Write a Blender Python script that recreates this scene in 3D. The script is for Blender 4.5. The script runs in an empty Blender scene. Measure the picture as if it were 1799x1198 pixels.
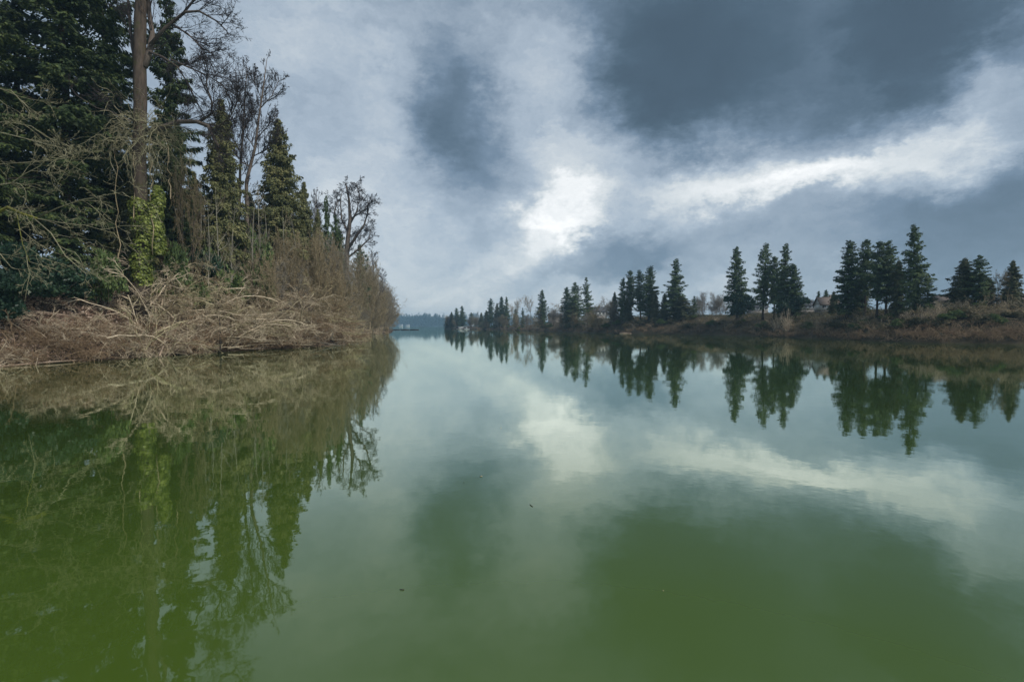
import bpy, math, random
import numpy as np
from mathutils import Vector, Matrix

# ------------------------------------------------------------------ camera, world, sun, exposure
FPX, CX, CY, HORIZON = 900.0, 899.5, 599.0, 572.0        # focal length and centre in photograph pixels
CAM_H = 4.0
PITCH = math.atan((CY - HORIZON) / FPX)
scene = bpy.context.scene
COL = scene.collection
cam_data = bpy.data.cameras.new('camera')
cam_data.sensor_width = 36.0
cam_data.lens = FPX / 1799.0 * 36.0
cam_data.clip_start, cam_data.clip_end = 0.1, 9000.0
cam = bpy.data.objects.new('camera', cam_data)
COL.objects.link(cam)
cam.location = (0, 0, CAM_H)
cam.rotation_euler = (math.pi / 2 - PITCH, 0, 0)
scene.camera = cam

SUN_EL, SUN_AZ = math.radians(42), math.radians(122)       # azimuth measured from the view axis towards the right
SUN_STRENGTH, SUN_ANGLE = 1.5, math.radians(12)
SKY_STRENGTH = 0.1
CLOUD_GAIN = 0.58                                         # cloud radiance before exposure
EXPOSURE = 1.0

def ray(px, py):
    xc, yc = (px - CX) / FPX, -(py - CY) / FPX
    return Vector((xc, math.cos(PITCH) + yc * math.sin(PITCH), yc * math.cos(PITCH) - math.sin(PITCH)))

def at(px, py, depth):
    d = ray(px, py)
    return Vector((0, 0, CAM_H)) + d * (depth / d.y)

class Nodes:
    """small helper for chains of shader nodes"""
    def __init__(self, tree):
        self.t = tree
    def n(self, typ, **kw):
        nd = self.t.nodes.new(typ)
        for k, v in kw.items():
            setattr(nd, k, v)
        return nd
    def put(self, sock, v):
        if isinstance(v, (int, float)):
            sock.default_value = v
        elif isinstance(v, (tuple, list)):
            sock.default_value = v
        else:
            self.t.links.new(v, sock)
    def m(self, op, a, b=None, c=None, clamp=False):
        nd = self.n('ShaderNodeMath', operation=op, use_clamp=clamp)
        self.put(nd.inputs[0], a)
        if b is not None: self.put(nd.inputs[1], b)
        if c is not None: self.put(nd.inputs[2], c)
        return nd.outputs[0]
    def mixf(self, f, a, b):
        nd = self.n('ShaderNodeMix', data_type='FLOAT')
        self.put(nd.inputs[0], f); self.put(nd.inputs[2], a); self.put(nd.inputs[3], b)
        return nd.outputs[0]
    def mixc(self, f, a, b, mode='MIX'):
        nd = self.n('ShaderNodeMix', data_type='RGBA', blend_type=mode)
        self.put(nd.inputs[0], f)
        self.put(nd.inputs[6], a if not isinstance(a, tuple) else (*a[:3], 1))
        self.put(nd.inputs[7], b if not isinstance(b, tuple) else (*b[:3], 1))
        return nd.outputs[2]
    def noise(self, vec, scale, detail=4, rough=0.55, out=0):
        nd = self.n('ShaderNodeTexNoise')
        if vec is not None: self.put(nd.inputs['Vector'], vec)
        nd.inputs['Scale'].default_value = scale
        nd.inputs['Detail'].default_value = detail
        nd.inputs['Roughness'].default_value = rough
        return nd.outputs[out]
    def ramp(self, f, stops):
        nd = self.n('ShaderNodeValToRGB')
        self.put(nd.inputs[0], f)
        e = nd.color_ramp.elements
        while len(e) < len(stops): e.new(0.5)
        for el, (p, c) in zip(e, stops):
            el.position = p; el.color = (*c, 1)
        return nd.outputs[0]

def build_world():
    w = bpy.data.worlds.new('World')
    scene.world = w
    w.use_nodes = True
    t = w.node_tree
    t.nodes.clear()
    N = Nodes(t)
    tc = N.n('ShaderNodeTexCoord').outputs['Generated']
    # domain warp: clouds are laid out by compass direction and elevation, then torn by noise
    mpz = N.n('ShaderNodeMapping'); mpz.inputs['Scale'].default_value = (1, 1, 1.7)
    t.links.new(tc, mpz.inputs[0]); tz = mpz.outputs[0]
    warp = N.noise(tz, 2.6, 12, 0.68, out=1)
    sub = N.n('ShaderNodeVectorMath', operation='SUBTRACT')
    t.links.new(warp, sub.inputs[0]); sub.inputs[1].default_value = (.5, .5, .5)
    sc_ = N.n('ShaderNodeVectorMath', operation='SCALE')
    t.links.new(sub.outputs[0], sc_.inputs[0]); sc_.inputs['Scale'].default_value = 0.34
    add = N.n('ShaderNodeVectorMath', operation='ADD')
    t.links.new(tc, add.inputs[0]); t.links.new(sc_.outputs[0], add.inputs[1])
    sep = N.n('ShaderNodeSeparateXYZ'); t.links.new(add.outputs[0], sep.inputs[0])
    az = N.m('ARCTAN2', sep.outputs[0], sep.outputs[1])
    el = N.m('ARCSINE', N.m('MINIMUM', N.m('MAXIMUM', sep.outputs[2], -1.0), 1.0))
    sep0 = N.n('ShaderNodeSeparateXYZ'); t.links.new(tc, sep0.inputs[0])
    el0 = N.m('ARCSINE', sep0.outputs[2])
    # broad brightness of the overcast: pale near the horizon, greyer overhead
    fb = N.noise(tc, 1.7, 6, 0.5)
    mp2 = N.n('ShaderNodeMapping'); mp2.inputs['Scale'].default_value = (1, 1, 2.0)
    t.links.new(add.outputs[0], mp2.inputs[0])
    fb2 = N.noise(mp2.outputs[0], 5.5, 10, 0.66)
    L = N.m('ADD', 0.31, N.m('MULTIPLY', N.m('SUBTRACT', fb, .5), .42))
    hz = N.m('POWER', 2.718, N.m('MULTIPLY', N.m('ABSOLUTE', el0), -11.0))
    L = N.mixf(N.m('MULTIPLY', hz, .6), L, 0.58)
    def azel(px, py):
        d = ray(px, py).normalized()
        return math.atan2(d.x, d.y), math.asin(d.z)
    def blob(L, px, py, rx, ry, ang, target, wgt, power=1.0):
        a0, e0 = azel(px, py)
        ca, sa = math.cos(math.radians(ang)), math.sin(math.radians(ang))
        def ext(r, ux, uy):
            a1, e1 = azel(px + ux * r, py - uy * r); a2, e2 = azel(px - ux * r, py + uy * r)
            return math.hypot(a1 - a2, e1 - e2) / 2
        RX, RY = ext(rx, ca, sa), ext(ry, -sa, ca)
        da, de = N.m('SUBTRACT', az, a0), N.m('SUBTRACT', el, e0)
        u = N.m('ADD', N.m('MULTIPLY', da, ca / RX), N.m('MULTIPLY', de, sa / RX))
        v = N.m('ADD', N.m('MULTIPLY', da, -sa / RY), N.m('MULTIPLY', de, ca / RY))
        r2 = N.m('ADD', N.m('MULTIPLY', u, u), N.m('MULTIPLY', v, v))
        if power != 1.0: r2 = N.m('POWER', r2, power)
        g = N.m('MULTIPLY', N.m('POWER', 2.718, N.m('MULTIPLY', r2, -1.0)), wgt)
        return N.mixf(g, L, target)
    for b in CLOUDS:
        L = blob(L, *b)
    L = N.m('MULTIPLY', L, N.m('ADD', .42, N.m('MULTIPLY', fb2, 1.16)))
    L = N.m('MULTIPLY', L, 1.0, clamp=True)
    colr = N.ramp(L, [(0.0, (.03, .045, .06)), (.10, (.064, .102, .138)), (.22, (.150, .212, .285)),
                      (.42, (.360, .430, .505)), (.62, (.620, .660, .680)), (1.0, (1.0, 1.0, .99))])
    sky = N.n('ShaderNodeTexSky', sky_type='NISHITA')
    sky.sun_disc = False
    sky.sun_elevation = SUN_EL
    sky.sun_rotation = SUN_AZ
    mul = N.n('ShaderNodeVectorMath', operation='SCALE')
    t.links.new(colr, mul.inputs[0]); mul.inputs['Scale'].default_value = CLOUD_GAIN / SKY_STRENGTH
    mix = N.mixc(0.94, sky.outputs[0], mul.outputs[0])
    bg = N.n('ShaderNodeBackground'); bg.inputs['Strength'].default_value = SKY_STRENGTH
    t.links.new(mix, bg.inputs['Color'])
    out = N.n('ShaderNodeOutputWorld'); t.links.new(bg.outputs[0], out.inputs['Surface'])

# cloud masses: photograph pixel of the centre, radii, tilt, brightness, weight, edge hardness
CLOUDS = [
    (560, 150, 280, 280, 0, .44, .8),
    (640, 420, 200, 140, 0, .56, .8),
    (1280, 20, 330, 200, 0, .095, .92, 1.6),
    (1200, 150, 150, 135, 0, .062, .94, 1.6),
    (1580, 60, 240, 130, 0, .050, .94, 1.5),
    (1445, 110, 55, 100, 5, .15, .6),
    (800, 0, 130, 50, 0, .20, .75),
    (905, 80, 70, 60, 0, .34, .6),
    (820, 245, 95, 140, 0, .19, .85, 1.6),
    (825, 215, 85, 95, 0, .115, .95, 1.6),
    (795, 420, 55, 50, 0, .32, .5),
    (985, 240, 70, 150, 15, .45, .85),
    (1010, 320, 130, 60, -25, .50, .6),
    (1680, 400, 270, 100, 12, .11, .94, 2.0),
    (1800, 300, 80, 70, 0, .13, .85),
    (1330, 430, 240, 60, 0, .31, .7),
    (1075, 442, 150, 36, 8, .20, .92, 2.0),
    (870, 470, 110, 44, 15, .72, .85),
    (965, 380, 100, 50, 18, .70, .7),
    (975, 382, 80, 32, 20, 1.0, .98, 1.8),
    (925, 420, 42, 24, 45, .75, .6),
    (1330, 325, 300, 62, 4, .50, .75),
    (1270, 325, 130, 30, 2, .72, .8),
    (1430, 305, 150, 34, 12, .88, .96, 1.5),
    (1590, 260, 110, 40, 22, .62, .85),
    (1690, 205, 80, 55, 40, .62, .8),
    (1770, 120, 60, 80, 50, .40, .75),
    (780, 497, 70, 18, -8, .66, .65),
    (720, 540, 260, 40, 0, .70, .8),
    (900, 490, 80, 24, 0, .34, .5),
    (1650, 480, 300, 50, 0, .22, .7),
    (1150, 520, 300, 34, 0, .52, .6),
]
build_world()

sun_data = bpy.data.lights.new('sun', 'SUN')
sun_data.energy, sun_data.angle, sun_data.color = SUN_STRENGTH, SUN_ANGLE, (1.0, .955, .88)
sun = bpy.data.objects.new('sun', sun_data)
COL.objects.link(sun)
sd = Vector((math.sin(SUN_AZ) * math.cos(SUN_EL), math.cos(SUN_AZ) * math.cos(SUN_EL), math.sin(SUN_EL)))
sun.rotation_euler = (-sd).to_track_quat('-Z', 'Y').to_euler()
sun.location = sd * 200
vs = scene.view_settings
vs.view_transform, vs.look, vs.exposure, vs.gamma = 'Standard', 'None', EXPOSURE, 1.0
vs.use_curve_mapping = False
scene.cycles.max_bounces = 6
scene.cycles.volume_bounces = 0
scene.cycles.transparent_max_bounces = 6

# ------------------------------------------------------------------ helpers
def vnoise(x, y, seed=0):
    """smooth value noise on numpy arrays, -1..1"""
    xi, yi = np.floor(x).astype(np.int64), np.floor(y).astype(np.int64)
    xf, yf = x - xi, y - yi
    def h(a, b):
        n = (a * 374761393 + b * 668265263 + seed * 974634533) & 0xffffffff
        n = ((n ^ (n >> 13)) * 1274126177) & 0xffffffff
        return ((n ^ (n >> 16)) & 0xffff) / 32767.5 - 1.0
    u, v = xf * xf * (3 - 2 * xf), yf * yf * (3 - 2 * yf)
    return (h(xi, yi) * (1 - u) + h(xi + 1, yi) * u) * (1 - v) + (h(xi, yi + 1) * (1 - u) + h(xi + 1, yi + 1) * u) * v

def mesh_from(name, V, Fq, mat=None, smooth=False):
    """V (n,3) array, Fq a (m,4) or (m,3) index array, or list of such arrays"""
    me = bpy.data.meshes.new(name)
    V = np.asarray(V, dtype=np.float32)
    Fs = Fq if isinstance(Fq, list) else [Fq]
    loops = np.concatenate([f.ravel() for f in Fs]).astype(np.int32)
    sizes = np.concatenate([np.full(len(f), f.shape[1]) for f in Fs]).astype(np.int32)
    starts = np.concatenate([[0], np.cumsum(sizes)[:-1]]).astype(np.int32)
    me.vertices.add(len(V)); me.vertices.foreach_set('co', V.ravel())
    me.loops.add(len(loops)); me.loops.foreach_set('vertex_index', loops)
    me.polygons.add(len(sizes)); me.polygons.foreach_set('loop_start', starts); me.polygons.foreach_set('loop_total', sizes)
    if smooth:
        me.polygons.foreach_set('use_smooth', np.ones(len(sizes), dtype=bool))
    me.update(calc_edges=True)
    if mat: me.materials.append(mat)
    return me

def obj(name, me, parent=None, loc=None):
    o = bpy.data.objects.new(name, me)
    COL.objects.link(o)
    if parent: o.parent = parent
    if loc is not None: o.location = loc
    return o

def tag(o, label=None, cat=None, group=None, kind=None):
    if label: o['label'] = label
    if cat: o['category'] = cat
    if group: o['group'] = group
    if kind: o['kind'] = kind
    return o

def norm(a):
    return a / np.maximum(np.linalg.norm(a, axis=-1, keepdims=True), 1e-9)

def tubes(segs, sides=3):
    """segs: (n,8) p0 p1 r0 r1 -> verts, quads"""
    S = np.asarray(segs, dtype=np.float64).reshape(-1, 8)
    p0, p1, r0, r1 = S[:, :3], S[:, 3:6], S[:, 6], S[:, 7]
    d = norm(p1 - p0)
    ref = np.where(np.abs(d[:, 2:3]) > .9, np.array([[1., 0, 0]]), np.array([[0, 0, 1.]]))
    a = norm(np.cross(d, ref)); b = np.cross(d, a)
    k = np.arange(sides) * 2 * math.pi / sides
    c, s = np.cos(k)[None, :, None], np.sin(k)[None, :, None]
    ringdir = a[:, None, :] * c + b[:, None, :] * s
    V0 = p0[:, None, :] + ringdir * r0[:, None, None]
    V1 = (p1 + d * (r1[:, None] * .6))[:, None, :] + ringdir * r1[:, None, None]
    V = np.concatenate([V0, V1], axis=1).reshape(-1, 3)
    base = (np.arange(len(S)) * 2 * sides)[:, None]
    i = np.arange(sides); j = (i + 1) % sides
    F = np.stack([base + i, base + j, base + sides + j, base + sides + i], axis=-1).reshape(-1, 4)
    return V, F

def path_tube(pts, radii, sides=8, rng=None, rough=0.0):
    """one connected tapered tube along a polyline, closed at both ends"""
    P = np.asarray(pts, float); n = len(P)
    T = np.gradient(P, axis=0); T = norm(T)
    ref = np.array([0, 0, 1.]) if abs(T[0, 2]) < .9 else np.array([1., 0, 0])
    V = []
    for i in range(n):
        a = np.cross(T[i], ref); a /= np.linalg.norm(a) + 1e-9
        b = np.cross(T[i], a)
        for k in range(sides):
            w = 2 * math.pi * k / sides
            rr = radii[i] * (1 + (rng.uniform(-rough, rough) if rng is not None else 0))
            V.append(P[i] + (a * math.cos(w) + b * math.sin(w)) * rr)
    F = []
    for i in range(n - 1):
        for k in range(sides):
            q = (k + 1) % sides
            F.append((i * sides + k, i * sides + q, (i + 1) * sides + q, (i + 1) * sides + k))
    V += [P[0], P[-1]]
    T0 = [(len(V) - 2, (k + 1) % sides, k) for k in range(sides)]
    T1 = [(len(V) - 1, (n - 1) * sides + k, (n - 1) * sides + (k + 1) % sides) for k in range(sides)]
    return np.array(V), [np.array(F), np.array(T0 + T1)]

def kites(pos, d, nrm, ln, wd, bend=0.12):
    """pointed leaf quads: base, left, tip, right"""
    d = norm(d)
    s = norm(np.cross(d, nrm)); n2 = np.cross(s, d)
    ln, wd = ln[:, None], wd[:, None]
    V = np.stack([pos, pos + d * ln * .45 - s * wd * .5, pos + d * ln - n2 * ln * bend, pos + d * ln * .45 + s * wd * .5], axis=1).reshape(-1, 3)
    F = np.arange(len(pos) * 4).reshape(-1, 4)
    return V, F

def join(parts):
    Vs, Fs, o = [], {}, 0
    for V, F in parts:
        for f in (F if isinstance(F, list) else [F]):
            Fs.setdefault(f.shape[1], []).append(f + o)
        Vs.append(V); o += len(V)
    return np.concatenate(Vs), [np.concatenate(v) for v in Fs.values()]

# ------------------------------------------------------------------ materials
def principled(name, rough=0.8, spec=0.2):
    m = bpy.data.materials.new(name); m.use_nodes = True
    b = m.node_tree.nodes['Principled BSDF']
    b.inputs['Roughness'].default_value = rough
    b.inputs['Specular IOR Level'].default_value = spec
    return m, Nodes(m.node_tree), b

def mat_leaf(name, dark, mid, light, clump=.5, rough=.65):
    m, N, b = principled(name, rough, .25)
    tc = N.n('ShaderNodeTexCoord').outputs['Object']
    cl = N.noise(tc, clump, 3, .6)
    geo = N.n('ShaderNodeNewGeometry')
    oi = N.n('ShaderNodeObjectInfo')
    f = N.m('ADD', N.m('MULTIPLY', N.m('SUBTRACT', cl, .5), 1.5), N.m('MULTIPLY', geo.outputs['Random Per Island'], .55))
    f = N.m('ADD', f, N.m('MULTIPLY', N.m('SUBTRACT', oi.outputs['Random'], .5), .25))
    f = N.m('ADD', f, .2, clamp=True)
    c = N.ramp(f, [(0, dark), (.5, mid), (1, light)])
    N.put(b.inputs['Base Color'], c)
    tr = N.n('ShaderNodeBsdfTranslucent'); N.put(tr.inputs['Color'], c)
    mx = N.n('ShaderNodeMixShader'); mx.inputs[0].default_value = .22
    out = m.node_tree.nodes['Material Output']
    m.node_tree.links.new(b.outputs[0], mx.inputs[1]); m.node_tree.links.new(tr.outputs[0], mx.inputs[2])
    m.node_tree.links.new(mx.outputs[0], out.inputs['Surface'])
    return m

def mat_bark(name, dark, light, moss=None, moss_amt=0.0, scale=2.0):
    m, N, b = principled(name, .9, .15)
    tc = N.n('ShaderNodeTexCoord').outputs['Object']
    mp = N.n('ShaderNodeMapping'); mp.inputs['Scale'].default_value = (1.6, 1.6, .35)
    m.node_tree.links.new(tc, mp.inputs[0])
    f = N.noise(mp.outputs[0], scale * 2.5, 5, .65)
    oi = N.n('ShaderNodeObjectInfo')
    geo = N.n('ShaderNodeNewGeometry')
    f = N.m('ADD', N.m('MULTIPLY', N.m('SUBTRACT', f, .5), 1.8), N.m('ADD', .28, N.m('MULTIPLY', geo.outputs['Random Per Island'], .45)), clamp=True)
    f = N.m('ADD', f, N.m('MULTIPLY', N.m('SUBTRACT', oi.outputs['Random'], .5), .3), clamp=True)
    c = N.ramp(f, [(0, dark), (1, light)])
    if moss:
        g = N.noise(tc, .9, 4, .6)
        g = N.m('MULTIPLY', N.m('MULTIPLY', N.m('SUBTRACT', g, .62 - moss_amt * .3), 5.0, clamp=True), .85)
        c = N.mixc(g, c, moss)
    N.put(b.inputs['Base Color'], c)
    bm = N.n('ShaderNodeBump'); bm.inputs['Strength'].default_value = .6; bm.inputs['Distance'].default_value = .05
    N.put(bm.inputs['Height'], f); m.node_tree.links.new(bm.outputs[0], b.inputs['Normal'])
    return m

def mat_plain(name, col, rough=.7, var=.25, scale=3.0, spec=.2):
    m, N, b = principled(name, rough, spec)
    tc = N.n('ShaderNodeTexCoord').outputs['Object']
    f = N.noise(tc, scale, 5, .6)
    c2 = tuple(min(1, v * (1 - var)) for v in col); c3 = tuple(min(1, v * (1 + var)) for v in col)
    N.put(b.inputs['Base Color'], N.ramp(f, [(.3, c2), (.7, c3)]))
    return m

M = {}
M['fir'] = mat_leaf('fir_needles', (.024, .042, .017), (.068, .108, .042), (.165, .21, .080), .35)
M['fir_hero'] = mat_leaf('dark_fir_needles', (.018, .030, .012), (.052, .080, .028), (.15, .18, .055), .6)
M['cedar'] = mat_leaf('cedar_sprays', (.050, .058, .022), (.130, .138, .056), (.29, .27, .12), .5)
M['cedar_olive'] = mat_leaf('olive_cedar_sprays', (.032, .042, .020), (.075, .088, .038), (.17, .165, .075), .5)
M['ivy'] = mat_leaf('ivy_leaves', (.038, .056, .012), (.165, .20, .040), (.40, .44, .12), 1.0, .4)
M['laurel'] = mat_leaf('laurel_leaves', (.012, .028, .018), (.026, .058, .034), (.07, .11, .06), .9, .4)
M['shrub_green'] = mat_leaf('green_shrub_leaves', (.035, .058, .020), (.095, .14, .045), (.20, .25, .09), .9)
M['bramble'] = mat_leaf('bramble_leaves', (.036, .042, .020), (.115, .106, .052), (.29, .225, .14), .10)
M['litter'] = mat_leaf('dead_leaves', (.14, .092, .070), (.42, .30, .225), (.74, .60, .50), .35, .8)
M['farwood'] = mat_leaf('far_wood_needles', (.014, .024, .016), (.03, .05, .03), (.06, .085, .05), .02)
M['bark_fir'] = mat_bark('fir_bark', (.020, .015, .011), (.07, .052, .04))
M['bark_cotton'] = mat_bark('cottonwood_bark', (.014, .011, .009), (.12, .092, .072), (.06, .065, .022), .3, .8)
M['bark_oak'] = mat_bark('grey_brown_bark', (.05, .04, .033), (.18, .145, .12))
M['twig_dark'] = mat_bark('dark_twigs', (.022, .018, .020), (.075, .062, .062))
M['twig_brown'] = mat_bark('brown_twigs', (.11, .088, .052), (.43, .345, .215))
M['twig_pale'] = mat_bark('pale_grey_twigs', (.12, .105, .085), (.34, .30, .24))
M['bark_pale'] = mat_bark('pale_alder_bark', (.13, .12, .095), (.40, .37, .31), (.10, .11, .045), .2)
M['brush'] = mat_bark('tan_brush', (.18, .135, .09), (.82, .68, .50))
M['brush_olive'] = mat_bark('olive_tan_brush', (.18, .155, .085), (.74, .65, .41))
M['brush_red'] = mat_bark('russet_brush', (.09, .058, .036), (.42, .295, .185))
M['brush_dark'] = mat_bark('dark_dead_wood', (.012, .010, .008), (.05, .04, .032))
M['moss_limb'] = mat_bark('mossy_limb', (.07, .065, .022), (.25, .24, .075), (.17, .17, .02), .7)
M['limb_pale'] = mat_bark('pale_mossy_twigs', (.10, .094, .050), (.38, .35, .225))
M['log'] = mat_bark('bleached_log', (.16, .11, .08), (.46, .35, .26))
M['white_paint'] = mat_plain('weathered_white_paint', (.74, .75, .74), .5, .1)
M['roof_grey'] = mat_plain('grey_shingle_roof', (.085, .09, .10), .85, .3)
M['roof_brown'] = mat_plain('brown_shingle_roof', (.20, .16, .135), .85, .3)
M['tan_wall'] = mat_plain('tan_siding', (.48, .36, .24), .75, .15)
M['glass'] = mat_plain('dark_window_glass', (.03, .035, .04), .12, .1, spec=.6)
M['concrete'] = mat_plain('weathered_planks', (.22, .20, .18), .85, .3)
M['debris'] = mat_plain('floating_debris', (.40, .33, .20), .7, .3)

def mat_ground(name, cols, scale=.12):
    m, N, b = principled(name, .95, .1)
    tc = N.n('ShaderNodeTexCoord').outputs['Object']
    f = N.noise(tc, scale, 6, .65); g = N.noise(tc, 2.2, 6, .75)
    f = N.m('ADD', N.m('MULTIPLY', f, .6), N.m('MULTIPLY', g, .4))
    N.put(b.inputs['Base Color'], N.ramp(f, [(.30 + .4 * i / (len(cols) - 1), c) for i, c in enumerate(cols)]))
    bm = N.n('ShaderNodeBump'); bm.inputs['Strength'].default_value = .9; bm.inputs['Distance'].default_value = .25
    N.put(bm.inputs['Height'], g); m.node_tree.links.new(bm.outputs[0], b.inputs['Normal'])
    return m
M['soil_left'] = mat_ground('leafy_soil', [(.018, .013, .009), (.055, .038, .026), (.10, .07, .048)])
M['soil_right'] = mat_ground('brambly_soil', [(.025, .021, .014), (.075, .060, .038), (.14, .105, .072)])
M['far_ground'] = mat_ground('far_ground', [(.02, .03, .02), (.05, .06, .035)], .01)

def mat_water():
    m = bpy.data.materials.new('green_river_water'); m.use_nodes = True
    t = m.node_tree; t.nodes.clear(); N = Nodes(t)
    tc = N.n('ShaderNodeTexCoord').outputs['Object']
    f = N.noise(tc, .02, 4, .5)
    h = N.m('ADD', N.noise(tc, .9, 3, .5), N.m('MULTIPLY', N.noise(tc, 4.0, 2, .5), .12))
    bm = N.n('ShaderNodeBump'); bm.inputs['Strength'].default_value = .05; bm.inputs['Distance'].default_value = .06
    N.put(bm.inputs['Height'], h)
    df = N.n('ShaderNodeBsdfDiffuse'); N.put(df.inputs['Color'], N.ramp(f, [(.3, WATER_A), (.7, WATER_B)]))
    gl = N.n('ShaderNodeBsdfGlossy'); gl.inputs['Roughness'].default_value = .02; gl.inputs['Color'].default_value = (.93, 1.0, .915, 1)
    t.links.new(bm.outputs[0], gl.inputs['Normal'])
    lw = N.n('ShaderNodeLayerWeight'); t.links.new(bm.outputs[0], lw.inputs['Normal'])
    R = N.ramp(lw.outputs['Facing'], [(0, (.03,) * 3), (.35, (.06,) * 3), (.55, (.16,) * 3), (.66, (.31,) * 3), (.76, (.56,) * 3), (.86, (.77,) * 3), (1, (.97,) * 3)])
    mx = N.n('ShaderNodeMixShader'); N.put(mx.inputs[0], R)
    t.links.new(df.outputs[0], mx.inputs[1]); t.links.new(gl.outputs[0], mx.inputs[2])
    out = N.n('ShaderNodeOutputMaterial'); t.links.new(mx.outputs[0], out.inputs['Surface'])
    return m
WATER_A, WATER_B = (.058, .098, .014), (.070, .116, .017)
M['water'] = mat_water()

# ------------------------------------------------------------------ the setting: shorelines and terrain
LEFT_SHORE = np.array([(-120, -66), (0, -55), (30, -51), (49, -49), (62, -47.3), (80, -44.5), (90, -39.5), (104, -36.5), (112, -37), (124, -42),
                       (164, -52), (225, -62), (300, -70.5), (420, -97), (700, -175), (1250, -340), (2500, -780)], float)   # y, x
RIGHT_SHORE = np.array([(-120, 260), (40, 190), (90, 142), (108, 116), (117, 98), (126, 94), (150, 95), (170, 95), (200, 91), (225, 85), (242, 67), (277, 46),
                        (360, 20), (450, -2), (553, -43), (600, -80), (720, -88), (1250, -60), (2500, 60)], float)
FAR_Y = 2400.0

def poly_dist(x, y, S):
    best = np.full(np.shape(x), 1e9)
    for (y0, x0), (y1, x1) in zip(S[:-1], S[1:]):
        dx, dy = x1 - x0, y1 - y0
        t = np.clip(((x - x0) * dx + (y - y0) * dy) / (dx * dx + dy * dy), 0, 1)
        best = np.minimum(best, np.hypot(x - x0 - t * dx, y - y0 - t * dy))
    return best

def left_d(x, y):
    return np.where(x < np.interp(y, LEFT_SHORE[:, 0], LEFT_SHORE[:, 1]), 1, -1) * poly_dist(x, y, LEFT_SHORE) + vnoise(x * .21, y * .21, 5) * .7
def right_d(x, y):
    return np.where(x > np.interp(y, RIGHT_SHORE[:, 0], RIGHT_SHORE[:, 1]), 1, -1) * poly_dist(x, y, RIGHT_SHORE) + vnoise(x * .17, y * .17, 9) * .9

def height(x, y):
    x, y = np.asarray(x, float), np.asarray(y, float)
    dl, dr = left_d(x, y), right_d(x, y)
    hl = np.interp(dl, [-6, 0, 1, 3, 6, 9, 14, 30, 80, 400], [-2.5, -.05, .9, 2.9, 5.8, 8.2, 10.2, 12, 14, 22])
    hl = np.where(dl > 0, hl * np.interp(y, [0, 120, 170, 400, 1000], [1, 1, .55, .4, .3]), hl)
    hr = np.interp(dr, [-6, 0, 1, 4, 9, 16, 28, 80, 400], [-2.5, -.05, 1.0, 3.0, 5.6, 7.9, 9.0, 9.8, 16])
    hr = np.where(dr > 0, hr * np.interp(y, [0, 250, 330, 450, 600, 1000], [1, 1, .9, .55, .3, .3]), hr)
    hf = np.interp(y - FAR_Y, [-10, 0, 20, 300, 2000], [-2.5, -.05, 2, 26, 40])
    h = np.maximum(np.maximum(hl, hr), hf)
    bump = vnoise(x * .35, y * .35, 1) * .35 + vnoise(x * .09, y * .09, 2) * .7
    return h + bump * np.clip(h / 4, 0, 1)

def hz(x, y):
    return float(height(np.array([x]), np.array([y]))[0])

def grid_mesh(name, X, Y, mat):
    r, c = X.shape
    V = np.stack([X, Y, height(X, Y)], -1).reshape(-1, 3)
    i = np.arange(r * c).reshape(r, c)
    F = np.stack([i[:-1, :-1], i[:-1, 1:], i[1:, 1:], i[1:, :-1]], -1).reshape(-1, 4)
    return mesh_from(name, V, F, mat, True)

ys = np.concatenate([np.arange(-100, 40, 4.), np.arange(40, 300, 1.3), np.arange(300, 700, 8.), np.arange(700, 2480, 40.)])
offs = np.array([-6, -3, -1.2, -.4, 0, .4, .9, 1.6, 2.4, 3.3, 4.3, 5.5, 7, 8.5, 10, 12, 14, 17, 20, 24, 29, 36, 45, 60, 85, 130, 220, 400, 700.])
lx = np.interp(ys, LEFT_SHORE[:, 0], LEFT_SHORE[:, 1]); rx = np.interp(ys, RIGHT_SHORE[:, 0], RIGHT_SHORE[:, 1])
tag(obj('left_bank_ground', grid_mesh('left_bank_ground', lx[:, None] - offs[None, :], np.repeat(ys[:, None], len(offs), 1), M['soil_left'])), kind='structure')
tag(obj('right_bank_ground', grid_mesh('right_bank_ground', rx[:, None] + offs[None, ::-1], np.repeat(ys[:, None], len(offs), 1), M['soil_right'])), kind='structure')
fy = np.array([2385, 2398, 2405, 2415, 2440, 2500, 2600, 2700, 2900, 3300.])
fx = np.linspace(-2800, 2800, 57)
fX, fYY = np.meshgrid(fx, fy)
tag(obj('far_bank_ground', grid_mesh('far_bank_ground', fX, fYY, M['far_ground'])), kind='structure')
# distant hill beyond the far wood
hxs, hys = np.linspace(-1500, 700, 60), np.linspace(2500, 3200, 16)
HX, HY = np.meshgrid(hxs, hys)
HZ = 3 + 52 * np.exp(-((HX + 520) / 330) ** 2 - ((HY - 2850) / 260) ** 2) + 22 * np.exp(-((HX + 1050) / 350) ** 2 - ((HY - 2850) / 260) ** 2) + vnoise(HX * .02, HY * .02, 3) * 2.5
V = np.stack([HX, HY, HZ], -1).reshape(-1, 3)
ii = np.arange(HX.size).reshape(HX.shape)
hill_me = mesh_from('hill', V, np.stack([ii[:-1, :-1], ii[:-1, 1:], ii[1:, 1:], ii[1:, :-1]], -1).reshape(-1, 4), M['far_ground'], True)
tag(obj('hill', hill_me), kind='structure')
wv = np.array([(-2800, -100, 0), (2800, -100, 0), (2800, 3300, 0), (-2800, 3300, 0)], float)
tag(obj('water', mesh_from('water', wv, np.array([[0, 1, 2, 3]]), M['water'])), kind='structure')

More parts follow.
